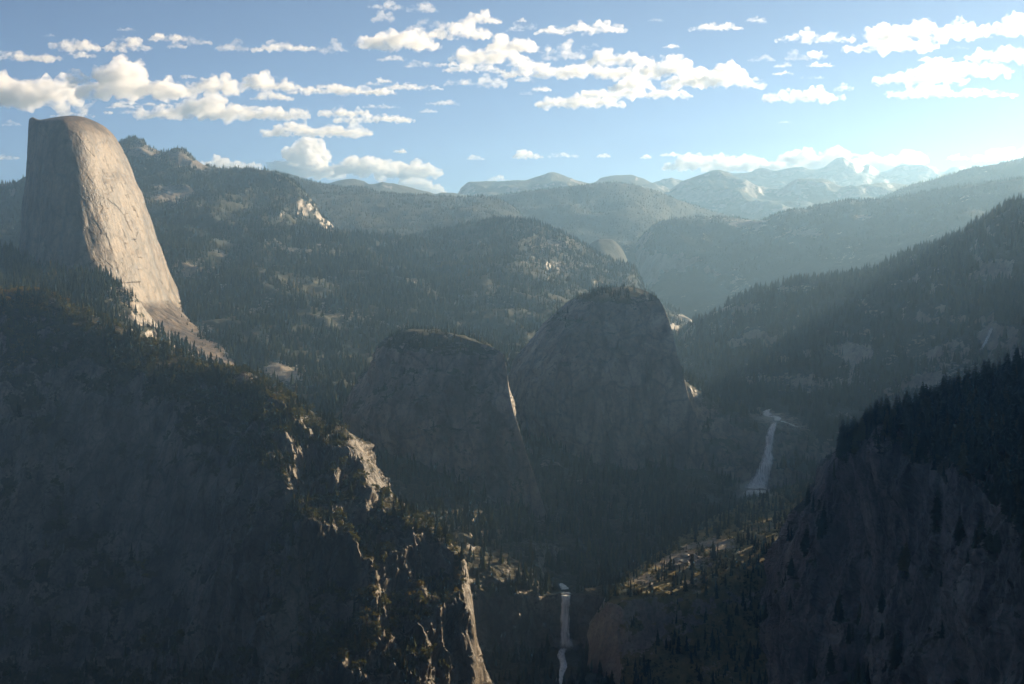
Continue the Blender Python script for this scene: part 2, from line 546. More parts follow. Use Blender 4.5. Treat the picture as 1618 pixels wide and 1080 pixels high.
ridge("mountain", "peaks_west", "blue rounded far mountain with a pointed middle summit", M_PEAK, [
    [(690, 322, 14800), (722, 309, 14600), (731, 296, 14500), (745, 288, 14500), (785, 289, 14500), (810, 285, 14500), (828, 284, 14500), (850, 279, 14500), (872, 272, 14500), (890, 276, 14500), (905, 282, 14500), (935, 288, 14600), (950, 279, 14900), (975, 275, 14900), (995, 274, 14900), (1012, 281, 14900), (1030, 291, 14900), (1080, 305, 14900)],
    [(690, 335, 13900), (770, 305, 13700), (870, 296, 13700), (960, 296, 13900), (1080, 315, 14000)],
    [(690, 360, 12500), (870, 340, 12300), (1080, 345, 12500)],
    ], 240, 60, [('r', 1100, 70, 6), ('r', 380, 26, 4)], back=B3, crest_amp=0.2, rock=(0.75, 0.95), rock_noise=0.3, rock_L=500)
ridge("mountain", "peaks_shoulder", "hazy snow-flecked shoulder below the jagged far mountain crest", M_PEAK, [
    [(1040, 318, 13500), (1075, 288, 13300), (1100, 277, 13400), (1135, 268, 13400), (1170, 282, 13300), (1200, 295, 13200), (1230, 297, 13000), (1262, 280, 12900), (1300, 281, 12900), (1335, 292, 12900), (1360, 290, 12900), (1395, 287, 12900), (1440, 290, 13000), (1480, 303, 13100), (1560, 310, 13000), (1660, 325, 13000)],
    [(1040, 335, 12700), (1130, 315, 12600), (1250, 315, 12300), (1380, 310, 12300), (1500, 320, 12400), (1660, 335, 12500)],
    [(1040, 380, 11200), (1250, 370, 11200), (1480, 360, 11200), (1660, 360, 11300)],
    ], 330, 80, [('r', 900, 80, 6), ('r', 320, 26, 4)], back=B3, crest_amp=0.2, rock=(0.7, 0.95), rock_noise=0.3, rock_L=400,
    patches=[(1190, 292, 26, 12, 0.7), (1325, 283, 16, 5, 0.6), (1390, 282, 14, 6, 0.6), (1285, 291, 12, 5, 0.5)])
ridge("mountain", "peaks_left", "blue far mountain with blunt summit peering over the left ridge", M_PEAK, [
    [(480, 305, 12500), (515, 290, 12400), (540, 283, 12400), (556, 281, 12400), (575, 285, 12400), (585, 290, 12200), (605, 288, 12200), (630, 292, 12200), (660, 301, 12200), (690, 308, 12300), (712, 305, 12300), (740, 312, 12400), (800, 320, 12500)],
    [(480, 322, 11600), (580, 305, 11500), (800, 330, 11500)],
    [(480, 360, 10300), (800, 360, 10300)],
    ], 200, 50, [('r', 800, 40, 5), ('f', 200, 12, 4)], back=B3, crest_amp=0.12, rock=(0.75, 0.95), rock_noise=0.3, rock_L=400)
# --- mid distance
ridge("hill", "hill_mid", "broad dark forested hill in haze under the far peaks", M_FAR, [
    [(700, 330, 10700), (760, 312, 10500), (800, 306, 10400), (850, 300, 10300), (900, 297, 10300), (935, 293, 10300), (965, 291, 10300), (990, 293, 10300), (1030, 303, 10300), (1070, 315, 10300), (1105, 327, 10300), (1140, 338, 10300), (1220, 360, 10300)],
    [(700, 350, 9900), (850, 330, 9500), (980, 322, 9400), (1100, 350, 9500), (1220, 375, 9700)],
    [(700, 385, 8900), (850, 375, 8700), (1000, 390, 8500), (1100, 420, 8500), (1220, 440, 8700)],
    [(700, 450, 8200), (1000, 470, 7800), (1220, 490, 7900)],
    ], 260, 90, [('f', 900, 60, 5), ('r', 400, 18, 5)], back=B3, crest_amp=0.15, rock=(0.25, 0.5), rock_noise=0.12, rock_L=250, patches=[(1030, 365, 45, 18, 0.25), (990, 392, 14, 8, 0.4)])
ridge("hill", "ridge_upper_right", "long dark blue forested ridge rising to the upper right", M_FAR, [
    [(1340, 335, 10200), (1380, 314, 10000), (1410, 303, 9900), (1445, 290, 9900), (1475, 283, 9800), (1510, 275, 9800), (1545, 267, 9800), (1570, 263, 9800), (1590, 259, 9800), (1618, 249, 9700), (1660, 238, 9700), (1760, 215, 9600), (1900, 205, 9600)],
    [(1340, 345, 9500), (1450, 310, 9200), (1560, 290, 9100), (1660, 272, 9000), (1900, 250, 8900)],
    [(1340, 380, 8700), (1500, 350, 8400), (1660, 330, 8300), (1900, 320, 8200)],
    ], 240, 70, [('f', 800, 50, 5), ('r', 300, 12, 5)], back=B3, crest_amp=0.15, rock=(0.35, 0.6), rock_noise=0.2, rock_L=250)
ridge("hill", "ridge_right_mid", "hazy blue canyon ridge with granite dome end and forested crest", M_FAR, [
    [(985, 430, 8800), (992, 405, 8700), (1005, 385, 8600), (1022, 363, 8500), (1042, 350, 8400), (1065, 344, 8400), (1110, 342, 8400), (1155, 343, 8400), (1180, 347, 8400), (1197, 348, 8400), (1230, 336, 8300), (1270, 330, 8300), (1310, 322, 8200), (1350, 316, 8200), (1385, 316, 8100), (1420, 311, 8000), (1460, 304, 8000), (1500, 297, 7900), (1560, 290, 7800), (1618, 282, 7700), (1700, 270, 7600), (1900, 255, 7500)],
    [(985, 440, 8500), (1000, 420, 8300), (1040, 385, 8050), (1100, 372, 7950), (1190, 375, 7900), (1260, 365, 7750), (1330, 352, 7600), (1420, 342, 7500), (1520, 330, 7300), (1618, 320, 7200), (1900, 300, 7000)],
    [(985, 460, 8200), (1010, 460, 7950), (1060, 445, 7700), (1130, 440, 7500), (1200, 440, 7300), (1300, 420, 7000), (1420, 400, 6800), (1618, 385, 6500), (1900, 370, 6300)],
    [(985, 500, 7800), (1040, 510, 7300), (1100, 515, 6900), (1200, 500, 6500), (1350, 480, 6100), (1618, 460, 5900), (1900, 450, 5800)],
    ], 380, 130, [('f', 700, 45, 5), ('r', 380, 22, 5, (1, 1, 0.5))], back=B3, crest_amp=0.12, rock=(0.40, 0.66), rock_noise=0.22, rock_L=220,
    patches=[(1175, 352, 30, 7, 0.9), (1270, 368, 26, 9, 0.8), (1165, 450, 20, 18, 0.5), (1365, 343, 22, 4, 0.8), (1195, 360, 14, 6, 0.7), (1320, 400, 40, 12, 0.25)])
ridge("hill", "ridge_left_back", "forested blue ridge stepping down behind the left mountain", M_FAR, [
    [(380, 285, 9300), (430, 274, 9200), (455, 277, 9200), (480, 284, 9000), (520, 292, 8900), (545, 296, 8900), (565, 295, 8900), (600, 303, 8800), (640, 309, 8800), (690, 312, 8700), (730, 312, 8700), (760, 309, 8600), (785, 313, 8600), (805, 322, 8500), (820, 333, 8450), (832, 348, 8400), (860, 370, 8300)],
    [(380, 310, 8600), (480, 315, 8300), (600, 328, 8100), (730, 330, 8000), (800, 345, 8000), (860, 385, 8000)],
    [(380, 380, 7300), (600, 375, 7200), (730, 372, 7200), (860, 410, 7300)],
    [(380, 440, 6500), (860, 440, 6700)],
    ], 300, 90, [('f', 600, 40, 5), ('r', 250, 10, 5)], back=B3, crest_amp=0.15, rock=(0.25, 0.5), rock_noise=0.12, rock_L=200)
ridge("mountain", "ridge_left", "dark forested left mountain with knobby granite summit beside the big dome", M_SLOPE, [
    [(-220, 300, 7600), (-100, 296, 7500), (0, 291, 7400), (22, 289, 7300), (38, 280, 7200), (100, 250, 7400), (165, 232, 7500), (190, 224, 7500), (208, 217, 7500), (224, 221, 7450), (236, 231, 7400), (255, 238, 7400), (266, 239, 7350), (272, 234, 7300), (282, 234, 7300), (296, 240, 7300), (312, 254, 7250), (326, 262, 7200), (350, 266, 7150), (380, 267, 7100), (415, 268, 7000), (440, 274, 6950), (460, 284, 6900), (478, 300, 6850), (492, 318, 6800), (505, 340, 6800), (525, 358, 6900)],
    [(-220, 330, 7000), (0, 325, 6700), (165, 280, 6900), (230, 278, 6850), (300, 285, 6750), (380, 298, 6600), (450, 312, 6450), (490, 345, 6450), (525, 372, 6550)],
    [(-220, 400, 5800), (0, 400, 5700), (165, 350, 5900), (270, 350, 5850), (380, 362, 5750), (480, 375, 5800), (525, 390, 5950)],
    [(-220, 470, 4900), (0, 470, 4900), (200, 450, 5000), (380, 450, 5000), (525, 450, 5200)],
    ], 420, 170, [('f', 420, 40, 6), ('r', 300, 26, 6, (1, 1, 0.5))], back=B3, crest_amp=0.10, rock=(0.52, 0.74), rock_noise=0.25, rock_L=160,
    patches=[(270, 308, 40, 14, 0.8), (314, 260, 14, 10, 1.0), (215, 232, 30, 14, 0.45), (285, 246, 16, 10, 0.6), (490, 330, 22, 24, -0.25), (250, 246, 60, 20, 0.25), (290, 300, 20, 10, 0.6)])
ridge("hill", "hill_knob", "rounded forested hill with pale granite crest above the canyon", M_SLOPE, [
    [(560, 385, 7100), (640, 375, 6900), (700, 364, 6700), (740, 354, 6600), (775, 347, 6550), (810, 346, 6500), (840, 349, 6450), (870, 361, 6400), (900, 374, 6350), (930, 392, 6300), (955, 407, 6250), (980, 414, 6200), (998, 419, 6150), (1008, 434, 6100), (1018, 452, 6050), (1032, 468, 6000), (1058, 486, 5950), (1085, 500, 5900), (1106, 513, 5850), (1125, 530, 5800)],
    [(560, 400, 6500), (700, 392, 6150), (800, 388, 5950), (860, 402, 5850), (910, 424, 5800), (950, 440, 5800), (985, 452, 5750), (1010, 470, 5700), (1060, 500, 5650), (1100, 518, 5600), (1125, 540, 5600)],
    [(560, 440, 5500), (700, 450, 5200), (800, 455, 5100), (880, 470, 5150), (950, 485, 5250), (1020, 510, 5350), (1125, 550, 5400)],
    [(560, 520, 4600), (700, 540, 4500), (800, 550, 4500), (900, 560, 4600), (1125, 590, 4900)],
    ], 420, 170, [('f', 380, 32, 6), ('r', 220, 18, 6, (1, 1, 0.5))], back=B3, crest_amp=0.12, rock=(0.50, 0.74), rock_noise=0.25, rock_L=130,
    patches=[(895, 385, 45, 12, 0.3), (900, 420, 45, 10, 0.25), (945, 446, 24, 14, -0.6), (1085, 502, 24, 10, 0.8), (860, 395, 60, 25, 0.2), (1008, 445, 26, 28, -1.2), (985, 425, 20, 12, -0.8)])
ridge("hill", "hill_small_back", "small hazy dome-shaped hill at the canyon mouth", M_FAR, [
    [(915, 405, 7600), (932, 385, 7500), (948, 377, 7450), (962, 377, 7450), (974, 383, 7400), (984, 395, 7400), (992, 412, 7400)],
    [(915, 420, 7300), (950, 398, 7200), (992, 425, 7200)],
    [(915, 460, 6900), (992, 460, 6900)],
    ], 90, 50, [('f', 300, 14, 4)], back=[(200, 80), (500, 300)], crest_amp=0.2, rock=(0.05, 0.2), rock_noise=0.05)
# --- big forest slope left of centre
ridge("hill", "forest_slope", "wide conifer-covered valley slope between the big dome and the rock caps", M_SLOPE, [
    [(150, 330, 6200), (300, 345, 6100), (420, 352, 6050), (520, 358, 6100), (620, 378, 6200), (700, 395, 6150), (800, 430, 6000), (900, 470, 5800), (1000, 500, 5600)],
    [(150, 385, 5400), (280, 390, 5350), (400, 400, 5350), (520, 410, 5400), (620, 425, 5400), (720, 450, 5400), (820, 480, 5300), (920, 515, 5200), (1000, 540, 5100)],
    [(150, 450, 4850), (260, 452, 4800), (380, 462, 4750), (500, 475, 4750), (620, 490, 4750), (720, 508, 4750), (820, 530, 4750), (1000, 570, 4650)],
    [(150, 520, 4350), (260, 520, 4300), (380, 530, 4250), (480, 545, 4200), (580, 555, 4200), (680, 565, 4250), (780, 575, 4250), (1000, 605, 4250)],
    [(150, 610, 3900), (260, 610, 3800), (380, 615, 3750), (480, 625, 3700), (560, 640, 3650), (650, 660, 3650), (780, 660, 3700), (1000, 680, 3800)],
    [(150, 760, 3300), (380, 740, 3250), (480, 720, 3250), (560, 720, 3250), (650, 740, 3250), (780, 740, 3350), (1000, 760, 3500)],
    ], 360, 200, [('f', 500, 34, 6), ('r', 260, 16, 6)], crest_amp=1.0, rock=(0.55, 0.80), rock_noise=0.33, rock_L=150,
    patches=[(445, 393, 60, 8, 0.45), (400, 375, 50, 5, 0.35), (560, 500, 50, 16, 0.35), (455, 595, 18, 8, 1.0), (440, 580, 20, 10, 0.5), (350, 440, 60, 20, 0.25), (300, 420, 30, 12, 0.4), (640, 520, 40, 14, 0.2)])
dome("mountain", "small_dome", "small hazy granite hump between the two rock caps", M_SLOPE,
     [(497.5, 778, 792), (500, 755, 812), (504, 742, 825), (510, 732, 836), (518, 722, 848), (530, 712, 860), (550, 700, 880), (600, 690, 900)],
     4950, 190, [(-1, 0), (-.7, -.7), (0, -1), (.7, -.7), (1, 0), (.7, .7), (0, 1), (-.7, .7)], 160, 70, [('f', 90, 6, 5)], rock=(0.35, 0.62), rock_noise=0.3, patches=[(800, 504, 26, 7, 0.5)])
# --- right slope
ridge("hill", "right_slope", "broad forested right hillside with granite slabs along its crest", M_SLOPE, [
    [(1030, 560, 5350), (1070, 535, 5250), (1097, 508, 5150), (1130, 491, 5100), (1165, 474, 5050), (1200, 460, 5000), (1240, 449, 4950), (1280, 443, 4900), (1320, 439, 4900), (1350, 436, 4850), (1385, 425, 4800), (1420, 411, 4750), (1450, 399, 4700), (1480, 387, 4650), (1510, 374, 4600), (1550, 351, 4550), (1585, 332, 4500), (1618, 317, 4450), (1680, 312, 4400), (1760, 345, 4350), (1850, 385, 4300), (1950, 400, 4300), (2150, 410, 4300)],
    [(1030, 580, 5000), (1097, 540, 4750), (1160, 512, 4620), (1240, 488, 4500), (1340, 475, 4400), (1430, 455, 4320), (1520, 425, 4230), (1618, 380, 4130), (1740, 380, 4050), (1800, 425, 4050), (2150, 440, 3950)],
    [(1030, 600, 4600), (1097, 580, 4350), (1200, 562, 4250), (1300, 548, 4150), (1400, 530, 4050), (1500, 510, 3950), (1618, 480, 3850), (1800, 485, 3750), (2150, 500, 3650)],
    [(1030, 625, 4250), (1100, 615, 4050), (1200, 612, 3980), (1300, 610, 3900), (1400, 600, 3800), (1500, 590, 3700), (1618, 570, 3600), (1800, 560, 3450), (2150, 560, 3300)],
    [(1030, 665, 3900), (1100, 655, 3800), (1200, 648, 3760), (1300, 660, 3680), (1400, 680, 3600), (1500, 690, 3500), (1618, 690, 3400), (1800, 700, 3200), (2150, 700, 3000)],
    [(1030, 760, 3480), (1200, 740, 3500), (1400, 790, 3400), (1618, 800, 3200), (1800, 820, 2900), (2150, 820, 2700)],
    ], 380, 220, [('f', 420, 30, 6), ('r', 240, 18, 6), ('r', 60, 5, 4)], back=B3, crest_amp=0.12, rock=(0.50, 0.78), rock_noise=0.30, rock_L=70,
    patches=[(1160, 490, 55, 9, 0.8), (1230, 455, 60, 7, 0.6), (1150, 520, 30, 10, 0.5), (1335, 552, 30, 10, 0.9), (1290, 605, 60, 14, 0.6), (1200, 600, 70, 8, 0.5), (1455, 600, 22, 14, 0.9), (1560, 535, 12, 24, 0.8), (1510, 565, 45, 30, 0.5), (1470, 375, 12, 5, 0.5), (1345, 575, 14, 22, 0.7), (1420, 560, 80, 20, 0.3)])
# --- the large half dome
dome("mountain", "half_dome", "huge half-rounded bare granite dome, shaded front and sunlit right flank", M_DOME,
     [(182.8, 113, 124), (184.4, 100, 135), (187.5, 84, 146), (192.5, 64, 159), (199, 46, 170), (214, 44, 184), (245, 41, 199), (285, 37.5, 214.5), (340, 34.5, 235), (395, 31, 254), (440, 28, 270), (470, 22, 281), (498, 12, 293, -120), (520, 0, 312, -230), (545, -15, 342, -330), (575, -30, 386, -420), (620, -40, 425, -480)],
     4420, 330, [(-1, -0.2), (-.95, -.42), (-.5, -.72), (0, -.92), (.40, -1), (.68, -.88), (.92, -.45), (1, 0), (.8, .6), (0, 1), (-.8, .8), (-1, .3)], 380, 290,
     [('f', 320, 9, 4), ('r', 150, 2.6, 5, (1, 1, 0.35)), ('r', 80, -2.6, 5, (1, 1, 0.14)), ('b', 70, 1.3, 1, (0.8, 0.8, 0.45)), ('b', 26, 0.8, 1, (1, 1, 0.35)), ('f', 100, 2.5, 6, (0.4, 0.4, 1.3))], top_keep=0.15, rock=(2.0, 3.0), rock_noise=0.0, visor=(49, 9, 19))
# --- terrace in front of the dome
ridge("hill", "dome_terrace", "shaded forest terrace at the foot of the huge dome", M_SLOPE, [
    [(-160, 400, 4350), (0, 398, 4330), (60, 408, 4300), (120, 428, 4080), (170, 442, 3980), (205, 458, 3900), (228, 486, 3870), (254, 524, 3850), (298, 554, 3840), (344, 580, 3830), (420, 630, 3820)],
    [(-160, 440, 3950), (0, 440, 3930), (90, 450, 3850), (170, 468, 3760), (215, 500, 3720), (245, 540, 3710), (300, 575, 3710), (420, 650, 3710)],
    [(-160, 480, 3500), (0, 478, 3500), (100, 495, 3520), (200, 530, 3600), (280, 575, 3680), (420, 660, 3700)],
    [(-160, 560, 3200), (100, 570, 3250), (280, 640, 3350), (420, 700, 3400)],
    ], 260, 110, [('f', 160, 14, 6), ('r', 90, 9, 5)], back=[(120, 40), (300, 200)], crest_amp=0.5, rock=(0.55, 0.80), rock_noise=0.2, rock_L=90, patches=[(215, 455, 30, 8, 0.5), (190, 470, 30, 10, 0.3), (250, 500, 30, 12, 0.3)])
# --- the two caps in the centre
CAP_SEC = [(-1, 0.1), (-.85, -.45), (-.45, -.86), (0.1, -1), (.55, -1.02), (.9, -1.04), (1, -1.06), (.8, -.5), (.65, .05), (.6, .75), (0, 1), (-.7, .75)]
dome("mountain", "cap_left", "lower blocky granite mountain with scrubby flat top left of the tall cap", M_CAP,
     [(520, 664, 684), (522, 645, 702), (527, 631, 722), (534, 620, 752), (543, 610, 784), (552, 602, 796), (570, 592, 800), (600, 574, 804), (630, 552, 811), (660, 540, 822), (700, 545, 835), (740, 555, 850), (800, 540, 870)],
     3420, 190, [(-1, 0.2), (-.9, -.3), (-.5, -.75), (0, -.95), (.5, -1), (.9, -1.02), (1, -1.04), (.9, -.5), (.8, 0), (.6, .7), (0, 1), (-.7, .8)], 300, 220,
     [('f', 160, 13, 6), ('r', 90, 9, 5, (1, 1, 0.35)), ('r', 30, 2.5, 4, (1, 1, 0.5)), ('b', 40, 3.2, 1, (1, 1, 0.45)), ('b', 18, 1.6, 1, (1, 1, 0.5))], top_keep=0.25, rock=(0.55, 0.84), rock_noise=0.35, edge=(1, -1.04),
     patches=[(740, 545, 60, 10, 0.3)])
dome("mountain", "cap_tall", "tall dark steep-sided granite cap with trees on its rounded top", M_CAP,
     [(452, 984, 996), (454.5, 970, 1009), (459, 950, 1023), (466, 925, 1037), (476, 903, 1046), (490, 886, 1053), (512, 860, 1061), (548, 828, 1070), (578, 806, 1080), (600, 798, 1086), (630, 792, 1096), (670, 796, 1110), (710, 806, 1122), (745, 812, 1134), (800, 800, 1150)],
     3780, 230, CAP_SEC, 420, 220,
     [('f', 220, 13, 6), ('r', 110, 8, 5, (1, 1, 0.22)), ('r', 34, 2.4, 4, (1, 1, 0.3)), ('b', 50, 2.6, 1, (1, 1, 0.3)), ('b', 22, 1.4, 1, (1, 1, 0.4))], top_keep=0.2, rock=(0.72, 0.92), rock_noise=0.22, edge=(1, -1.06))
# --- cliff of the upper waterfall
ridge("mountain", "upper_fall_cliff", "shaded granite headwall that carries the upper waterfall", M_CAP, [
    [(1020, 560, 3950), (1085, 598, 3920), (1130, 632, 3900), (1200, 646, 3850), (1300, 650, 3840), (1420, 650, 3850), (1560, 640, 3850)],
    [(1020, 575, 3660), (1085, 604, 3650), (1120, 630, 3640), (1158, 655, 3620), (1200, 667, 3600), (1240, 674, 3600), (1290, 682, 3600), (1350, 690, 3620), (1450, 700, 3650), (1560, 700, 3700)],
    [(1020, 660, 3560), (1120, 700, 3530), (1200, 725, 3520), (1290, 730, 3520), (1400, 740, 3540), (1560, 750, 3560)],
    [(1020, 750, 3440), (1120, 785, 3430), (1200, 792, 3450), (1290, 785, 3470), (1400, 800, 3480), (1560, 820, 3480)],
    [(1020, 840, 3180), (1120, 850, 3180), (1200, 850, 3200), (1290, 850, 3250), (1400, 870, 3250), (1560, 900, 3250)],
    ], 300, 190, [('f', 140, 9, 6), ('r', 90, 7, 5, (1, 1, 0.35), 'steep'), ('r', 30, 2.0, 4, (1, 1, 0.5))], crest_amp=1.0, rock=(0.50, 0.78), rock_noise=0.3, rock_L=70,
    patches=[(1215, 655, 30, 14, 1.0), (1255, 676, 22, 8, 1.0)])
# --- shaded bowl and lower waterfall step
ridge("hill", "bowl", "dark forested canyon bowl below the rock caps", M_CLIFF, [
    [(480, 660, 3500), (560, 690, 3330), (640, 705, 3260), (720, 725, 3260), (800, 728, 3420), (900, 722, 3540), (1000, 722, 3560), (1100, 728, 3500), (1180, 770, 3440), (1290, 790, 3420)],
    [(480, 760, 3000), (600, 785, 2960), (700, 805, 2990), (800, 825, 3050), (900, 835, 3120), (1000, 838, 3150), (1100, 830, 3180), (1200, 815, 3250), (1290, 815, 3300)],
    [(480, 880, 2700), (640, 890, 2700), (760, 898, 2740), (850, 910, 2790), (893, 920, 2810), (950, 918, 2810), (1050, 905, 2830), (1150, 890, 2880), (1290, 880, 2950)],
    [(480, 960, 2560), (700, 950, 2620), (800, 940, 2690), (860, 936, 2722), (893, 933, 2735), (930, 937, 2722), (1000, 950, 2680), (1100, 960, 2680), (1290, 960, 2700)],
    [(480, 1040, 2500), (700, 1035, 2560), (800, 1028, 2640), (860, 1022, 2690), (893, 1021, 2700), (930, 1024, 2688), (1000, 1036, 2640), (1290, 1045, 2600)],
    [(480, 1130, 2300), (800, 1100, 2450), (893, 1085, 2500), (1000, 1100, 2450), (1290, 1130, 2400)],
    [(480, 1250, 2000), (893, 1180, 2200), (1290, 1250, 2000)],
    ], 340, 240, [('f', 200, 16, 6), ('r', 110, 9, 5), ('r', 34, 3.0, 4, (1, 1, 0.5))], crest_amp=0.6, rock=(0.45, 0.75), rock_noise=0.3, rock_L=80,
    patches=[(800, 735, 30, 18, 0.5), (790, 760, 30, 26, 0.35), (850, 860, 40, 30, 0.35)])
# --- left foreground mountain
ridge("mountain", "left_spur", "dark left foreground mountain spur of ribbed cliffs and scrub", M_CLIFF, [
    [(-260, 455, 3350), (-100, 455, 3250), (0, 459, 3150), (45, 461, 3120), (80, 468, 3080), (120, 487, 3040), (170, 508, 3000), (220, 530, 2960), (262, 547, 2920), (300, 566, 2880), (350, 580, 2840), (385, 584, 2800), (420, 603, 2770), (455, 622, 2730), (490, 645, 2690), (520, 664, 2650), (550, 684, 2610), (572, 710, 2580), (592, 742, 2550), (615, 782, 2520), (650, 812, 2490), (690, 834, 2460), (722, 862, 2440), (742, 895, 2420), (748, 950, 2390), (752, 1020, 2350), (760, 1120, 2300)],
    [(-260, 500, 3050), (-100, 510, 2980), (0, 520, 2950), (80, 540, 2900), (160, 570, 2830), (240, 605, 2760), (320, 640, 2690), (400, 665, 2610), (460, 690, 2550), (510, 720, 2490), (540, 760, 2440), (570, 810, 2410), (610, 850, 2390), (650, 890, 2370), (690, 930, 2350), (715, 980, 2320), (725, 1050, 2290), (735, 1140, 2250)],
    [(-260, 590, 2900), (-100, 610, 2830), (0, 630, 2800), (100, 655, 2760), (200, 680, 2700), (300, 710, 2620), (380, 735, 2520), (440, 760, 2420), (480, 800, 2360), (510, 850, 2330), (545, 900, 2310), (590, 950, 2300), (640, 1000, 2280), (690, 1080, 2240), (710, 1160, 2210)],
    [(-260, 720, 2800), (-100, 740, 2720), (0, 755, 2690), (100, 775, 2660), (200, 790, 2610), (300, 810, 2540), (380, 840, 2440), (430, 880, 2320), (470, 930, 2255), (520, 990, 2225), (580, 1050, 2205), (680, 1170, 2160)],
    [(-260, 880, 2650), (-100, 900, 2580), (0, 910, 2560), (100, 920, 2540), (200, 930, 2500), (300, 950, 2440), (380, 985, 2340), (440, 1030, 2220), (520, 1090, 2140), (660, 1200, 2080)],
    [(-260, 1080, 2450), (0, 1090, 2400), (200, 1100, 2350), (380, 1130, 2220), (660, 1280, 1950)],
    [(-260, 1300, 2100), (0, 1300, 2050), (660, 1450, 1700)],
    ], 540, 340, [('f', 260, 26, 6), ('r', 150, 44, 6, (1, 0.8, 0.16)), ('r', 60, 12, 5, (1, 1, 0.22)), ('b', 34, 5.0, 1, (1, 1, 0.3)), ('b', 15, 2.4, 1, (1, 1, 0.4)), ('r', 22, 2.5, 4, (1, 1, 0.35))], back=[(90, 45), (260, 190), (520, 420)], crest_amp=0.18, rock=(0.50, 0.74), rock_noise=0.35, rock_L=60,
    ampmask=lambda px, py, d: 0.30 + 0.70 * smooth(px + 0.25 * (py - 700), 330, 500),
    patches=[(550, 705, 30, 30, 0.4), (590, 760, 30, 40, 0.5), (400, 595, 50, 12, 0.4), (190, 512, 60, 10, 0.5), (640, 900, 40, 40, 0.5)])
# --- right foreground: sunlit bench
ridge("hill", "bench", "wooded sloping bench catching light above the lower waterfall", M_BENCH, [
    [(930, 985, 2690), (950, 955, 2690), (968, 930, 2690), (985, 915, 2740), (1010, 895, 2810), (1050, 865, 2910), (1100, 832, 3010), (1150, 805, 3100), (1200, 785, 3180), (1250, 768, 3240), (1300, 755, 3280), (1380, 740, 3300), (1460, 730, 3300)],
    [(930, 1000, 2640), (968, 938, 2640), (1000, 925, 2650), (1040, 910, 2690), (1090, 885, 2760), (1140, 858, 2830), (1190, 833, 2900), (1240, 808, 2960), (1300, 780, 3000), (1380, 765, 3000), (1460, 760, 3000)],
    [(930, 1010, 2625), (970, 948, 2600), (1020, 940, 2610), (1080, 930, 2640), (1150, 900, 2700), (1210, 865, 2780), (1260, 838, 2840), (1320, 820, 2860), (1460, 820, 2800)],
    [(930, 1090, 2570), (980, 1030, 2540), (1060, 1025, 2540), (1150, 1010, 2560), (1250, 1000, 2580), (1460, 1000, 2500)],
    [(930, 1200, 2400), (1060, 1170, 2350), (1250, 1150, 2300), (1460, 1150, 2200)],
    ], 260, 180, [('f', 120, 5, 6), ('r', 80, 10, 5, (1, 1, 0.3), 'steep'), ('r', 28, 1.8, 4, (1, 1, 0.5))], back=[(120, 70), (300, 220)], crest_amp=0.3, rock=(0.50, 0.78), rock_noise=0.3, rock_L=50,
    patches=[(1085, 885, 34, 12, 0.9), (1130, 860, 34, 12, 0.9), (1020, 915, 30, 9, 0.7), (1060, 895, 60, 8, 0.4)])
# --- right foreground: great wall
ridge("mountain", "right_wall", "dark right foreground cliff topped by dense conifers", M_WALL, [
    [(1205, 960, 2560), (1225, 900, 2500), (1250, 845, 2440), (1275, 800, 2400), (1290, 770, 2360), (1310, 735, 2310), (1330, 712, 2270), (1350, 704, 2230), (1375, 690, 2180), (1400, 677, 2160), (1425, 664, 2170), (1455, 652, 2200), (1485, 641, 2230), (1520, 629, 2260), (1560, 615, 2280), (1590, 602, 2280), (1618, 590, 2280), (1680, 568, 2250), (1780, 530, 2200), (1950, 470, 2100)],
    [(1205, 985, 2520), (1225, 935, 2440), (1250, 885, 2380), (1280, 830, 2320), (1300, 790, 2270), (1325, 750, 2220), (1350, 722, 2180), (1385, 706, 2130), (1425, 692, 2080), (1465, 688, 2050), (1500, 696, 2010), (1540, 704, 1980), (1590, 704, 1950), (1618, 704, 1930), (1700, 680, 1880), (1950, 640, 1780)],
    [(1205, 1020, 2480), (1225, 990, 2390), (1260, 950, 2310), (1300, 900, 2240), (1340, 850, 2170), (1390, 800, 2090), (1440, 755, 2020), (1490, 765, 1930), (1530, 785, 1840), (1560, 800, 1770), (1600, 805, 1720), (1640, 805, 1690), (1720, 790, 1650), (1950, 760, 1550)],
    [(1205, 1090, 2420), (1225, 1070, 2330), (1270, 1040, 2240), (1320, 1000, 2170), (1370, 950, 2100), (1430, 910, 1980), (1490, 900, 1880), (1535, 885, 1790), (1562, 860, 1725), (1600, 860, 1680), (1640, 860, 1650), (1720, 860, 1600), (1950, 850, 1500)],
    [(1205, 1200, 2330), (1270, 1150, 2180), (1370, 1090, 2040), (1490, 1040, 1830), (1540, 1020, 1740), (1590, 1010, 1630), (1640, 1010, 1600), (1720, 1010, 1550), (1950, 1010, 1450)],
    [(1205, 1350, 2150), (1370, 1280, 1900), (1540, 1230, 1700), (1640, 1220, 1570), (1950, 1220, 1400)],
    ], 400, 300, [('f', 200, 26, 6), ('r', 130, 16, 6, (1, 1, 0.5), 'steep'), ('r', 45, 5, 5, (1, 0.8, 0.6)), ('b', 30, 4.5, 1, (1, 1, 0.35)), ('b', 13, 2.0, 1, (1, 1, 0.5)), ('r', 16, 1.5, 4, (1, 1, 0.6))], back=[(90, 10), (260, 40), (600, 260)], crest_amp=0.3, rock=(0.50, 0.74), rock_noise=0.3, rock_L=45,
    patches=[(1565, 815, 30, 10, 0.6), (1560, 840, 16, 14, 0.5), (1400, 660, 40, 8, 0.3)])

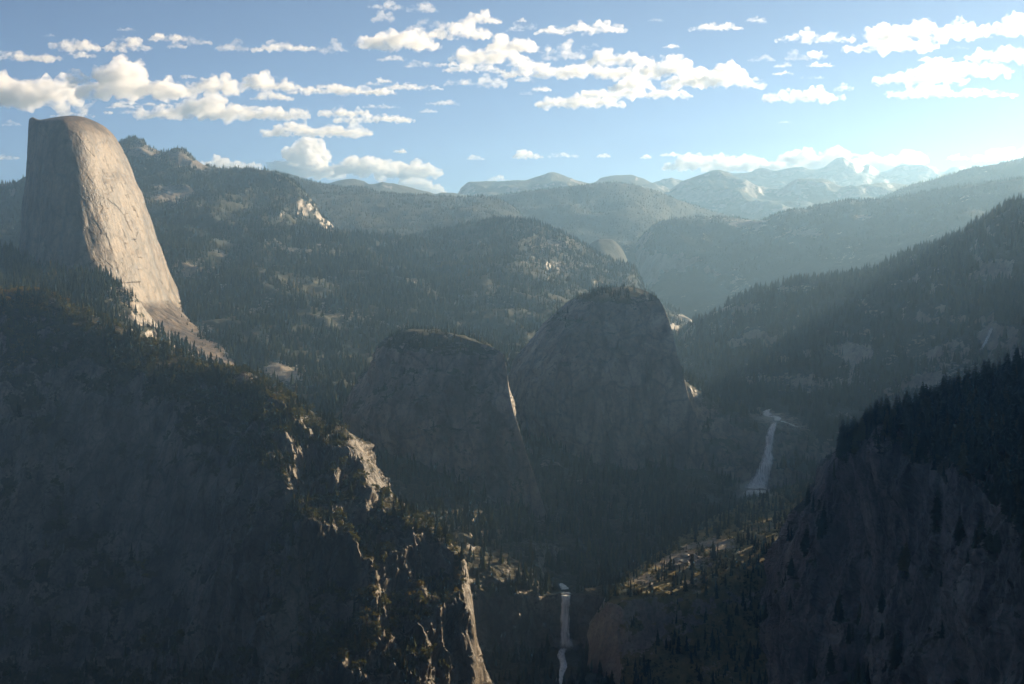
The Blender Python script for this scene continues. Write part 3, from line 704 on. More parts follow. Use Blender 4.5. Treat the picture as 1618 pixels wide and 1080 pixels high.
# --- invented massif outside the frame, added to keep sun off the near air
W_ = lambda x, y, z: ('w', (x, y, z))
ridge("mountain", "east_massif", "added unseen mountain shading the near air, beyond the right edge of the frame", M_CLIFF, [
    [W_(1900, 300, 700), W_(1950, 900, 1000), W_(2000, 1500, 1120), W_(2000, 2100, 1140), W_(2000, 2700, 1140), W_(2000, 3200, 1090), W_(2010, 3500, 850), W_(2020, 3720, 350), W_(2030, 3900, -130)],
    [W_(1500, 300, 150), W_(1500, 900, 300), W_(1520, 1500, 380), W_(1560, 2100, 430), W_(1640, 2700, 430), W_(1740, 3200, 380), W_(1820, 3500, 220), W_(1880, 3720, -50), W_(1920, 3900, -300)],
    [W_(1050, 300, -350), W_(1050, 900, -300), W_(1080, 1500, -250), W_(1160, 2100, -250), W_(1330, 2700, -280), W_(1520, 3200, -320), W_(1640, 3500, -380), W_(1720, 3720, -420), W_(1780, 3900, -480)],
    ], 180, 130, [('f', 260, 30, 5), ('r', 120, 15, 5, (1, 1, 0.4))], back=None, crest_amp=0.5)
ridge("mountain", "east_massif_back", "far side of the added shading mountain beyond the right edge of the frame", M_CLIFF, [
    [W_(1905, 300, 695), W_(1955, 900, 995), W_(2005, 1500, 1115), W_(2005, 2100, 1135), W_(2005, 2700, 1135), W_(2005, 3200, 1085), W_(2015, 3500, 845), W_(2025, 3720, 345), W_(2035, 3900, -135)],
    [W_(3600, 300, -700), W_(3600, 900, -600), W_(3600, 1500, -500), W_(3600, 2100, -500), W_(3600, 2700, -500), W_(3500, 3200, -500), W_(3300, 3500, -600), W_(3000, 3720, -600), W_(2800, 3900, -700)],
    ], 90, 60, [('f', 260, 20, 5)], back=None, crest_amp=0.2)

# --- the hillside the viewpoint stands on, behind and below the camera
def hillside():
    xs = np.linspace(-4200, 1500, 140)
    prof = [(-3500, 120), (-2200, 330), (-1200, 260), (-500, 110), (-120, 22), (-20, -1.0), (-2, -1.9), (3, -3.5), (18, -22), (60, -95), (160, -260), (420, -560), (800, -900), (1100, -1250)]
    pr = np.array(prof, float)
    yy = pchip(np.arange(len(pr)), pr[:, 0], np.linspace(0, len(pr) - 1, 120)); zz = pchip(np.arange(len(pr)), pr[:, 1], np.linspace(0, len(pr) - 1, 120))
    V = np.zeros((120, 140, 3)); V[..., 0] = xs[None]; V[..., 1] = yy[:, None]; V[..., 2] = zz[:, None]
    # the rim bends back to both sides
    V[..., 1] -= (np.abs(xs) / 4200)[None] ** 1.6 * 900
    P = V.reshape(-1, 3)
    amp = smooth(np.hypot(P[:, 0], P[:, 1]), 30, 700)
    P[:, 2] += amp * (28 * fbm(P, 300, 5, seed=77) - 12)
    Fc = grid_faces(120, 140)
    nn = np.cross(P[Fc[:, 2]] - P[Fc[:, 0]], P[Fc[:, 3]] - P[Fc[:, 1]])
    if nn[:, 2].mean() < 0:
        Fc = Fc[:, ::-1].copy()
    finish("hill", "viewpoint_hill", P, Fc, M_CLIFF, "hillside under the viewpoint, behind the camera", lambda V, n: smooth(n[:, 2], 0.78, 0.5))
hillside()

# ------------------------------------------------------------------ trees
def cone_tree(tiers, sides, seed, lean=0.0, rad=0.17, jag=0.35):
    r = np.random.default_rng(seed)
    V, Fc = [], []
    for k in range(tiers):
        t0 = 0.06 + 0.94 * (k / tiers) ** 0.9
        t1 = min(1.0, t0 + 1.75 / tiers * (1.0 if k < tiers - 1 else 1))
        if k == tiers - 1:
            t1 = 1.0
        rr = rad * (1 - t0 * 0.93) * r.uniform(0.8, 1.15)
        b = len(V)
        a0 = r.uniform(0, 6.28)
        cx, cy_ = r.normal(0, rad * 0.10, 2)
        for s in range(sides):
            a = a0 + 2 * math.pi * s / sides + r.normal(0, 0.12)
            q = rr * (1 - (jag if s % 2 else 0) * r.uniform(0.4, 1.3)) * r.uniform(0.8, 1.2)
            V.append((cx + q * math.cos(a), cy_ + q * math.sin(a), t0 + r.normal(0, 0.012)))
        V.append((cx * 0.3, cy_ * 0.3, t1))
        ap = len(V) - 1
        for s in range(sides):
            Fc.append((b + s, b + (s + 1) % sides, ap))
    return np.array(V), np.array(Fc)

def bush(n, seed):
    """leafy clump: small faces spread through an uneven ellipsoid"""
    r = np.random.default_rng(seed)
    cs = r.normal(0, 0.22, (5, 3)) + np.array([0, 0, 0.5]); cs[:, 2] = np.clip(cs[:, 2], 0.3, 0.75)
    V, Fc = [], []
    for k in range(n):
        c = cs[r.integers(5)]
        d = r.normal(size=3); d /= np.linalg.norm(d); d[2] = abs(d[2]) * 0.9 - 0.15
        p = c + d * r.uniform(0.18, 0.32)
        b = len(V)
        u = np.cross(d, r.normal(size=3)); u /= np.linalg.norm(u) + 1e-6
        w = np.cross(d, u) + d * r.normal(0, 0.3)
        s = r.uniform(0.12, 0.22)
        V += [p - u * s, p + u * s * 0.9, p + w * s * 1.3]
        Fc.append((b, b + 1, b + 2))
    V = np.array(V); V[:, 2] = np.maximum(V[:, 2], -0.05)
    return V, np.array(Fc)

def fine_conifer(seed, slim=1.0):
    """crown of drooping needle sprays (height 1) and tapered trunk"""
    r = np.random.default_rng(seed)
    V, Fc = [], []
    whorls = 24
    bald = r.uniform(0.08, 0.2)
    for k in range(whorls):
        t = bald + (0.985 - bald) * (k + r.uniform(-.3, .3)) / whorls
        env = (1 - (t - bald) / (1 - bald)) ** 0.8
        env *= min(1.0, 0.55 + (t - bald) * 4)
        nb = 6 if t < 0.8 else 4
        a0 = r.uniform(0, 6.28)
        for s in range(nb):
            if r.random() < 0.1:
                continue
            a = a0 + 2 * math.pi * s / nb + r.normal(0, 0.25)
            L = (0.022 + 0.165 * slim * env) * r.uniform(0.65, 1.2)
            dz = -L * r.uniform(0.15, 0.5)
            ca, sa = math.cos(a), math.sin(a)
            wd = L * r.uniform(0.32, 0.5)
            b = len(V)
            th = L * 0.16
            V += [(0, 0, t + 0.012),
                  (ca * L * .55 - sa * wd, sa * L * .55 + ca * wd, t + dz * .45),
                  (ca * L * .55 + sa * wd, sa * L * .55 - ca * wd, t + dz * .45),
                  (ca * L, sa * L, t + dz),
                  (ca * L * .5, sa * L * .5, t + dz * .2 + th),
                  (ca * L * .45, sa * L * .45, t + dz * .6 - th)]
            Fc += [(b, b + 1, b + 4), (b, b + 4, b + 2), (b + 1, b + 3, b + 4), (b + 4, b + 3, b + 2), (b, b + 5, b + 1), (b, b + 2, b + 5), (b + 1, b + 5, b + 3), (b + 5, b + 2, b + 3)]
    b = len(V)
    V += [(0.012, 0, .93), (-.006, .01, .93), (-.006, -.01, .93), (0, 0, 1.0)]
    Fc += [(b, b + 1, b + 3), (b + 1, b + 2, b + 3), (b + 2, b, b + 3)]
    tv, tf = [], []
    for j, (z, q) in enumerate([(-0.06, 0.021), (0.12, 0.017), (0.5, 0.010), (0.96, 0.002)]):
        for s in range(6):
            tv.append((q * math.cos(s * math.pi / 3), q * math.sin(s * math.pi / 3), z))
    for j in range(3):
        for s in range(6):
            tf.append((j * 6 + s, j * 6 + (s + 1) % 6, (j + 1) * 6 + (s + 1) % 6, (j + 1) * 6 + s))
    return (np.array(V), np.array(Fc)), (np.array(tv), np.array(tf))

def sample(key, density, hgt, seed, rock_max=0.45, nz_min=0.35, vi=(-0.03, 1.0), clump=0.6, clump_L=90, inside=None, ymax=1100, cap=None):
    """random tree spots on a terrain piece: density per square metre where there is soil"""
    T = TERR[key]
    r = np.random.default_rng(seed)
    Fc = T["F"]; V = T["V"]
    a = V[Fc[:, 0]]; ar = 0.5 * np.linalg.norm(np.cross(V[Fc[:, 2]] - a, V[Fc[:, 3]] - V[Fc[:, 1]]), axis=1)
    rock = T["rock"][Fc].mean(axis=1); nz = T["N"][Fc][:, :, 2].mean(axis=1); v = T["vi"][Fc].mean(axis=1)
    px = T["px"][Fc].mean(axis=1); py = T["py"][Fc].mean(axis=1)
    c = V[Fc].mean(axis=1)
    w = ar * (rock < rock_max) * (nz > nz_min) * (v > vi[0]) * (v < vi[1]) * (px > -60) * (px < 1680) * (py < ymax)
    w = w * np.clip(1 + clump * 2.2 * fbm(c, clump_L, 3, seed=seed), 0, 2.5) * np.clip(1.3 - 1.6 * rock, 0.05, 1)
    if inside is not None:
        w = w * inside(px, py, c)
    n = int(w.sum() * density)
    if cap:
        n = min(n, cap)
    if n < 1:
        return np.zeros((0, 3)), np.zeros(0)
    f = r.choice(len(Fc), n, p=w / w.sum())
    u = r.random((n, 2)); 
    q = V[Fc[f]]
    P = (q[:, 0] * (1 - u[:, :1]) + q[:, 3] * u[:, :1]) * (1 - u[:, 1:]) + (q[:, 1] * (1 - u[:, :1]) + q[:, 2] * u[:, :1]) * u[:, 1:]
    H = hgt * np.clip(r.lognormal(-0.12, 0.45, n), 0.3, 1.9)
    return P, H

def facing(P):
    return P

def scatter_mesh(name, label, variants, P, H, mat, seed, wide=1.0, sink=0.04):
    r = np.random.default_rng(seed)
    n = len(P)
    if n == 0:
        return None
    which = r.integers(0, len(variants), n)
    allV, allF, allT = [], [], []
    base = 0
    tint = np.clip(0.55 * r.random(n) + 0.45 * (0.45 + 0.9 * fbm(P, 260, 3, seed=seed)), 0, 1) ** 1.2
    for k, (v, f) in enumerate(variants):
        idx = np.where(which == k)[0]
        if len(idx) == 0:
            continue
        a = r.uniform(0, 6.283, len(idx)); ca, sa = np.cos(a), np.sin(a)
        h = H[idx]; wd = h * wide * r.uniform(0.8, 1.25, len(idx))
        x = v[None, :, 0] * ca[:, None] - v[None, :, 1] * sa[:, None]
        y = v[None, :, 0] * sa[:, None] + v[None, :, 1] * ca[:, None]
        W = np.stack([x * wd[:, None], y * wd[:, None], (v[None, :, 2] - sink) * h[:, None]], axis=-1) + P[idx][:, None, :]
        ff = f[None] + (base + np.arange(len(idx)) * len(v))[:, None, None]
        allV.append(W.reshape(-1, 3)); allF.append(ff.reshape(-1, f.shape[1])); allT.append(np.repeat(tint[idx], len(v)))
        base += len(idx) * len(v)
    me = mesh_from(name, np.vstack(allV), np.vstack(allF), {"tint": np.concatenate(allT)}, False)
    return link(name, me, mat, label=label, kind="stuff")

FAR_T = [cone_tree(2, 5, 100 + k, rad=0.19) for k in range(8)]
MID_T = [cone_tree(4, 7, 200 + k, rad=0.18) for k in range(8)]
NEAR_T = [cone_tree(6, 8, 300 + k, rad=0.17, jag=0.5) for k in range(8)]
BUSH_T = [bush(26, 400 + k) for k in range(6)]

bpy.context.view_layer.update()
DG = bpy.context.evaluated_depsgraph_get()
def visible(P, H, tol=0.985):
    keep = np.zeros(len(P), bool)
    o = Vector((0, 0, 0))
    for i in range(len(P)):
        q = Vector((P[i, 0], P[i, 1], P[i, 2] + H[i] * 1.15))
        d = q.length
        hit, loc, *_ = sc.ray_cast(DG, o, q / d, distance=d * tol)
        keep[i] = not hit
    return keep

def forest(key, label, variants, density, hgt, seed, mat=None, wide=1.0, name="conifer_forest", vis=True, **kw):
    P, H = sample(key, density, hgt, seed, **kw)
    if vis and len(P):
        k = visible(P, H); P, H = P[k], H[k]
    scatter_mesh(name, label, variants, P, H, mat or M_FOREST, seed, wide)
    return len(P)

CNT = {}
def spur_veg(px, py, c):
    lim = np.interp(px, [0, 150, 280, 400, 500, 760], [560, 600, 660, 760, 1100, 1100])
    return 0.18 + 0.82 * smooth(py, lim + 60, lim - 20)
def off_falls(px, py, c):
    k = ((px - 893) / 26) ** 2 + ((py - 1000) / 95) ** 2 < 1
    k |= (np.abs(px - np.interp(py, [640, 700, 790], [1222, 1216, 1192])) < np.interp(py, [640, 700, 790, 800], [14, 14, 28, 30])) & (py > 630) & (py < 812)
    k |= ((px - 1250) / 30) ** 2 + ((py - 672) / 14) ** 2 < 1
    return ~k * 1.0
CNT['slope'] = forest("forest_slope", "dense conifer forest covering the wide valley slope", FAR_T, 0.0062, 22, 51, clump_L=160, clump=0.7, rock_max=0.75)
CNT['left'] = forest("ridge_left", "dark conifer forest on the left mountain beside the huge dome", FAR_T, 0.0048, 15, 52, clump_L=200, rock_max=0.6)
CNT['knob'] = forest("hill_knob", "hazy conifer forest on the rounded hill above the canyon", FAR_T, 0.0050, 16, 53, clump_L=160, rock_max=0.6)
CNT['right'] = forest("right_slope", "conifer forest spread over the broad right hillside", FAR_T, 0.0066, 23, 54, clump_L=120, clump=0.7, rock_max=0.8, inside=off_falls)
CNT['rmid'] = forest("ridge_right_mid", "distant conifers along the hazy canyon ridge", FAR_T, 0.0034, 13, 55, rock_max=0.6, vi=(-0.02, 0.30))
CNT['uright'] = forest("ridge_upper_right", "distant conifers on the upper right ridge", FAR_T, 0.0026, 13, 56, vi=(-0.02, 0.35))
CNT['lback'] = forest("ridge_left_back", "distant conifers on the blue ridge behind the left mountain", FAR_T, 0.0026, 13, 57, vi=(-0.02, 0.5))
CNT['hmid'] = forest("hill_mid", "distant conifers on the broad hazy hill", FAR_T, 0.0018, 12, 58, vi=(-0.02, 0.4))
CNT['terr'] = forest("dome_terrace", "shaded conifers on the terrace under the huge dome", MID_T, 0.0075, 24, 59, clump_L=80)
CNT['bowl'] = forest("bowl", "shadowed conifers in the canyon bowl", MID_T, 0.0045, 24, 60, clump_L=100, inside=off_falls)
CNT['ufc'] = forest("upper_fall_cliff", "conifers around the lip of the upper waterfall", MID_T, 0.0060, 22, 61, inside=off_falls)
CNT['capt'] = forest("cap_tall", "conifers fringing the top of the tall granite cap", MID_T, 0.0060, 12, 62, rock_max=0.6, vi=(0, 0.27), clump=1.0, clump_L=60)
CNT['capl'] = forest("cap_left", "sparse conifers on the lower blocky granite cap", MID_T, 0.0050, 13, 63, rock_max=0.55)
CNT['sd'] = forest("small_dome", "tiny conifers on the small hazy granite hump", FAR_T, 0.003, 16, 64)
CNT['lspur_b'] = forest("left_spur", "scrub and oak clumps over the left foreground spur", BUSH_T, 0.0120, 9.5, 65, mat=M_BUSH, name="shrubbery", clump_L=45, rock_max=0.62, nz_min=0.25, wide=1.1, inside=spur_veg)
CNT['wall_b'] = forest("right_wall", "scrub clumps on ledges of the right foreground cliff", BUSH_T, 0.0080, 8, 66, mat=M_BUSH, name="shrubbery", clump_L=40, rock_max=0.6, nz_min=0.25, wide=1.1)
CNT['bench_b'] = forest("bench", "scrub clumps on the sloping bench above the lower waterfall", BUSH_T, 0.0055, 6, 67, mat=M_BUSH, name="shrubbery", clump_L=35, rock_max=0.7, wide=1.1)

# near conifers: the 300 that show largest are individuals, the rest one mass
cand = []
def add_c(key, density, hgt, seed, tag, **kw):
    P, H = sample(key, density, hgt, seed, **kw)
    if len(P):
        k = visible(P, H); P, H = P[k], H[k]
        for p, h in zip(P, H):
            cand.append((p, h, tag))
add_c("right_wall", 0.0120, 30, 71, "wall", clump_L=60, clump=0.35, rock_max=0.6, nz_min=0.4)
add_c("bench", 0.0032, 20, 72, "bench", clump_L=50, rock_max=0.55, vi=(-0.03, 0.6))
add_c("left_spur", 0.0048, 19, 73, "spur", clump_L=70, clump=1.0, rock_max=0.5, nz_min=0.35, inside=spur_veg)
P_ = np.array([c[0] for c in cand]); H_ = np.array([c[1] for c in cand])
pxx, pyy, dd = project(P_)
size = H_ / dd * F_PX
inframe = (pxx > 5) & (pxx < 1613) & (pyy > 0) & (pyy < 1075)
order = np.argsort(-np.where(inframe, size, 0))
CNT['near'] = len(cand)
protos = []
for k in range(8):
    (cv, cf), (tv, tf) = fine_conifer(500 + k, slim=[1.0, 1.15, 0.85, 1.05, 0.95, 1.2, 0.9, 1.1][k])
    cm = mesh_from("crown", cv, cf, None, False); cm.materials.append(M_CROWN)
    tm = mesh_from("trunk", tv, tf, None, True); tm.materials.append(M_BARK)
    protos.append((cm, tm))
TXT = {
    "wall": ("dark tall conifer in the dense wood atop the right foreground cliff", "conifers on the right foreground cliff"),
    "bench": ("conifer on the light-catching bench between the two waterfalls", "conifers on the bench between the waterfalls"),
    "spur": ("small dark conifer on the left foreground mountain spur", "conifers on the left foreground spur"),
}
rr = random.Random(5)
for i in order[:300]:
    p, h, tagk = cand[i]
    root = bpy.data.objects.new("conifer_tree", None)
    COL.objects.link(root)
    root.location = p
    root.rotation_euler = (rr.gauss(0, 0.02), rr.gauss(0, 0.02), rr.uniform(0, 6.28))
    w = h * rr.uniform(0.95, 1.35)
    root.scale = (w, w, h)
    root.empty_display_size = 0.1
    lab, grp = TXT[tagk]
    if tagk == "wall":
        sky_ = pyy[i] < np.interp(pxx[i], [1290, 1350, 1420, 1480, 1540, 1618], [777, 710, 672, 650, 630, 598])
        size_ = "tall" if size[i] > 44 else "short" if size[i] < 33 else "middling"
        where = ("on the skyline of" if sky_ else "low on" if pyy[i] > 800 else "midway up" if pyy[i] > 700 else "high on")
        part = "at its left shoulder" if pxx[i] < 1450 else "by the picture edge" if pxx[i] > 1560 else "in its middle"
        lab = f"{size_} dark conifer {where} the right foreground cliff, {part}"
        grp = "conifers on the right foreground cliff: " + lab
    root["label"] = lab; root["category"] = "tree"; root["group"] = grp
    cm, tm = protos[rr.randrange(8)]
    c = bpy.data.objects.new("crown", cm); COL.objects.link(c); c.parent = root
    t = bpy.data.objects.new("trunk", tm); COL.objects.link(t); t.parent = root
rest = order[300:]
scatter_mesh("conifer_forest", "smaller dark conifers filling the near slopes on both sides", NEAR_T, P_[rest], H_[rest], M_FOREST, 75)

# ------------------------------------------------------------------ water
def water_mat(name, c, alpha_lo, stretch, rough=0.5):
    m, ns, ln = new_mat(name)
    geo = nd(ns, "ShaderNodeNewGeometry")
    mp = nd(ns, "ShaderNodeMapping"); mp.inputs["Scale"].default_value = stretch
    ln.new(geo.outputs["Position"], mp.inputs["Vector"])
    t = nd(ns, "ShaderNodeTexNoise", ins={"Scale": 1.0, "Detail": 6.0, "Roughness": 0.65})
    ln.new(mp.outputs[0], t.inputs["Vector"])
    r = ramp(ns, [(0.36, tuple(x * 0.5 for x in c)), (0.56, c)])
    ln.new(t.outputs[0], r.inputs[0])
    d = nd(ns, "ShaderNodeBsdfDiffuse"); ln.new(r.outputs[0], d.inputs["Color"])
    at = nd(ns, "ShaderNodeAttribute", attribute_name="edge")
    ad = nd(ns, "ShaderNodeMath", operation='MULTIPLY_ADD'); ad.inputs[1].default_value = 1.6; ad.inputs[2].default_value = -0.8
    ln.new(t.outputs[0], ad.inputs[0])
    a2 = nd(ns, "ShaderNodeMath", operation='ADD', use_clamp=True)
    ln.new(ad.outputs[0], a2.inputs[0]); ln.new(at.outputs["Fac"], a2.inputs[1])
    tr = nd(ns, "ShaderNodeBsdfTransparent")
    mx = nd(ns, "ShaderNodeMixShader")
    ln.new(a2.outputs[0], mx.inputs[0]); ln.new(tr.outputs[0], mx.inputs[1]); ln.new(d.outputs[0], mx.inputs[2])
    out = nd(ns, "ShaderNodeOutputMaterial"); ln.new(mx.outputs[0], out.inputs["Surface"])
    return m
M_FALL = water_mat("falling white water", (0.95, 0.93, 0.88), 0.3, (0.30, 0.12, 0.022))
M_RIVER = water_mat("foaming river", (0.94, 0.92, 0.87), 0.3, (0.25, 0.25, 0.25))

def hit(px, py, default):
    d = Vector(pt(px, py, 1000.0)).normalized()
    ok, loc, *_ = sc.ray_cast(DG, Vector((0, 0, 0)), d)
    return loc if ok else Vector(pt(px, py, default))

def river(label, path, seed, cat, n=40, m=7, lift=1.5):
    path = np.array(path, float)
    s = np.concatenate([[0], np.cumsum(np.hypot(*np.diff(path[:, :2], axis=0).T))])
    q = pchip(s, path, np.linspace(0, s[-1], n))
    c = np.array([hit(a, b, 3500)[:] for a, b, _ in q])
    for _ in range(3):
        c[1:-1] = 0.25 * c[:-2] + 0.5 * c[1:-1] + 0.25 * c[2:]
    V = []; E = []
    for k in range(n):
        hw = q[k, 2] / F_PX * c[k, 1]
        for j in range(m):
            t = -1 + 2 * j / (m - 1)
            V.append((c[k, 0] + t * hw, c[k, 1] + 0.3 * t * hw, c[k, 2] + lift * (1.4 - 0.6 * t * t)))
            E.append(1.3 * min(1, (1 - abs(t)) * 2.5) * min(1, k / 4, (n - 1 - k) / 4))
    V = np.array(V); V[:, 2] += 0.9 * fbm(V, 6, 3, seed=seed)
    Fc = grid_faces(n, m)
    nn = np.cross(V[Fc[:, 2]] - V[Fc[:, 0]], V[Fc[:, 3]] - V[Fc[:, 1]])
    if nn[:, 2].mean() < 0:
        Fc = Fc[:, ::-1]
    me = mesh_from("river", V, Fc, {"edge": np.array(E)})
    return link("river", me, M_RIVER, label=label, cat=cat)

def waterfall(name, label, path, mat, off, seed, cat="waterfall", n=80, m=14):
    """path: (px, py, half width px); lies on the rock it runs over"""
    path = np.array(path, float)
    s = np.concatenate([[0], np.cumsum(np.hypot(*np.diff(path[:, :2], axis=0).T))])
    q = pchip(s, path, np.linspace(0, s[-1], n))
    dist = np.array([hit(a, b, 3500).y for a, b, _ in q])
    for _ in range(6):
        dist[1:-1] = 0.25 * dist[:-2] + 0.5 * dist[1:-1] + 0.25 * dist[2:]
    r = np.random.default_rng(seed)
    V = []; E = []
    wob = fbm(np.stack([np.arange(n) * 1.0, np.zeros(n), np.full(n, seed)], 1), 7, 3) 
    for k in range(n):
        hw = q[k, 2] * (1 + 0.25 * wob[k])
        for j in range(m):
            t = -1 + 2 * j / (m - 1)
            bulge = off * (0.6 + 1.2 * math.sqrt(max(0, 1 - t * t)))
            V.append(pt(q[k, 0] + t * hw, q[k, 1], dist[k] - bulge))
            ends = min(1, k / 5, (n - 1 - k) / 8)
            E.append(1.12 * min(1, (1 - abs(t)) * 1.9) * ends)
    V = np.array(V)
    V[:, 1] -= off * 0.5 * fbm(V, 8, 3, seed=seed, sc3=(1, 1, 0.12))
    front = grid_faces(n, m)
    Vb = V.copy(); Vb[:, 1] += off * 0.8
    Fc = np.vstack([front, front[:, ::-1] + len(V)])
    me = mesh_from(name, np.vstack([V, Vb]), Fc, {"edge": np.array(E + E)})
    return link(name, me, mat, label=label, cat=cat)

waterfall("waterfall", "tall white upper waterfall spreading leftward beside the granite cap",
          [(1226, 664, 3), (1222, 672, 5), (1218, 684, 7), (1215, 705, 8), (1213, 725, 9), (1208, 742, 13), (1201, 758, 17), (1194, 772, 20), (1190, 786, 21)], M_FALL, 7, 3)
waterfall("waterfall", "narrow straight lower waterfall in the shaded gorge",
          [(894, 934, 8), (894, 945, 8.5), (893, 965, 8.5), (893, 985, 8.5), (893, 1005, 9), (894, 1015, 11), (895, 1024, 15)], M_FALL, 5, 4)
waterfall("cascade", "long thin cascade sliding down bare slabs at right",
          [(1568, 515, 2), (1560, 535, 3), (1548, 556, 3)], M_RIVER, 3, 5, cat="cascade", n=40)
river("bright rapids just above the upper waterfall lip", [(1219, 646, 5), (1210, 652, 7), (1216, 657, 9), (1228, 661, 8), (1229, 667, 5)], 6, "rapids")
river("side channel of white water right of the upper waterfall lip", [(1276, 674, 2), (1262, 675, 3), (1248, 670, 3), (1232, 665, 3)], 9, "rapids")
river("thin white stream below the narrow lower waterfall", [(892, 1026, 8), (886, 1036, 7), (889, 1046, 6), (891, 1056, 7), (886, 1068, 7), (884, 1090, 8)], 7, "stream", lift=4.0)
river("short white rapids above the narrow lower waterfall", [(886, 922, 4), (890, 927, 6), (895, 933, 8)], 8, "rapids", n=24)

# ------------------------------------------------------------------ spray at the foot of the falls
def make_mist(label, px, py, dist, rx, rz, dens):
    import bmesh
    bm = bmesh.new(); bmesh.ops.create_icosphere(bm, subdivisions=4, radius=1.0)
    V = np.array([v.co[:] for v in bm.verts]); Fc = np.array([[v.index for v in f.verts] for f in bm.faces]); bm.free()
    V = V * (1 + 0.55 * fbm(V + px, 1.0, 4, seed=3))[:, None] * np.array([rx, rx * 0.6, rz])
    m, ns, ln = new_mat("spray")
    pv = nd(ns, "ShaderNodeVolumeScatter", ins={"Density": dens, "Anisotropy": 0.2})
    out = nd(ns, "ShaderNodeOutputMaterial"); ln.new(pv.outputs[0], out.inputs["Volume"])
    me = mesh_from("mist", V, Fc); me.materials.append(m)
    o = link("mist", me, label=label, kind="stuff"); o.location = pt(px, py, dist)
d_ = hit(1194, 776, 3450).y
make_mist("thin spray drifting at the foot of the tall upper waterfall", 1188, 778, d_ - 25, 46, 34, 0.010)
d_ = hit(894, 1018, 2690).y
make_mist("thin spray at the foot of the narrow lower waterfall", 896, 1018, d_ - 16, 24, 16, 0.014)

# ------------------------------------------------------------------ boulders round the upper lip
bv, bf = None, None
def boulder_mesh(seed):
    import bmesh
    bm = bmesh.new(); bmesh.ops.create_icosphere(bm, subdivisions=2, radius=1.0)
    V = np.array([v.co[:] for v in bm.verts]); Fc = np.array([[v.index for v in f.verts] for f in bm.faces]); bm.free()
    V = V * (1 + 0.35 * fbm(V + seed * 7.7, 0.9, 3, seed=seed))[:, None]
    V = np.sign(V) * np.abs(V) ** 0.85 * np.array([1.25, 1.0, 0.62])
    me = mesh_from("boulder", V, Fc, {"rock": np.ones(len(V))}, False); me.materials.append(M_SLOPE)
    return me
BM = [boulder_mesh(k) for k in range(5)]
br = random.Random(12)
for (cx, cy_, rx, ry, n, lab, grp) in [
        (1205, 652, 18, 5, 16, "pale granite boulder left of the upper rapids", "boulders left of the upper rapids"),
        (1252, 675, 24, 7, 22, "pale granite boulder right of the upper waterfall lip", "boulders right of the upper waterfall lip"),
        (1085, 885, 40, 12, 16, "sunlit boulder on the wooded bench above the lower waterfall", "boulders on the bench")]:
    for k in range(n):
        p = hit(br.gauss(cx, rx * 0.6), br.gauss(cy_, ry * 0.6), 3500)
        o = link("boulder", BM[br.randrange(5)], None, label=lab, cat="boulder", group=grp)
        z = br.uniform(2.5, 6.5)
        o.location = (p.x, p.y, p.z + z * 0.25); o.scale = (z, z, z); o.rotation_euler = (br.uniform(-.3, .3), br.uniform(-.3, .3), br.uniform(0, 6.28))

# ------------------------------------------------------------------ clouds
def cloud_mat(top, name):
    m, ns, ln = new_mat(name)
    geo = nd(ns, "ShaderNodeNewGeometry")
    mp = nd(ns, "ShaderNodeMapping"); mp.inputs["Scale"].default_value = (1 / 230, 1 / 230, 1 / 130)
    ln.new(geo.outputs["Position"], mp.inputs["Vector"])
    t = nd(ns, "ShaderNodeTexNoise", ins={"Scale": 1.0, "Detail": 5.0, "Roughness": 0.62})
    ln.new(mp.outputs[0], t.inputs["Vector"])
    mr = nd(ns, "ShaderNodeMapRange", ins={"From Min": 0.40, "From Max": 0.60, "To Min": 0.0, "To Max": top})
    ln.new(t.outputs[0], mr.inputs[0])
    pv = nd(ns, "ShaderNodeVolumeScatter")
    pv.inputs["Color"].default_value = (1, 1, 1, 1)
    ln.new(mr.outputs[0], pv.inputs["Density"])
    pv.inputs["Anisotropy"].default_value = 0.45
    out = nd(ns, "ShaderNodeOutputMaterial"); ln.new(pv.outputs[0], out.inputs["Volume"])
    m.cycles.volume_step_rate = 0.5
    return m
M_CLOUD = cloud_mat(0.012, "cumulus")
M_THIN = cloud_mat(0.005, "thin cloud shreds")
BASE_ALT = 2500.0
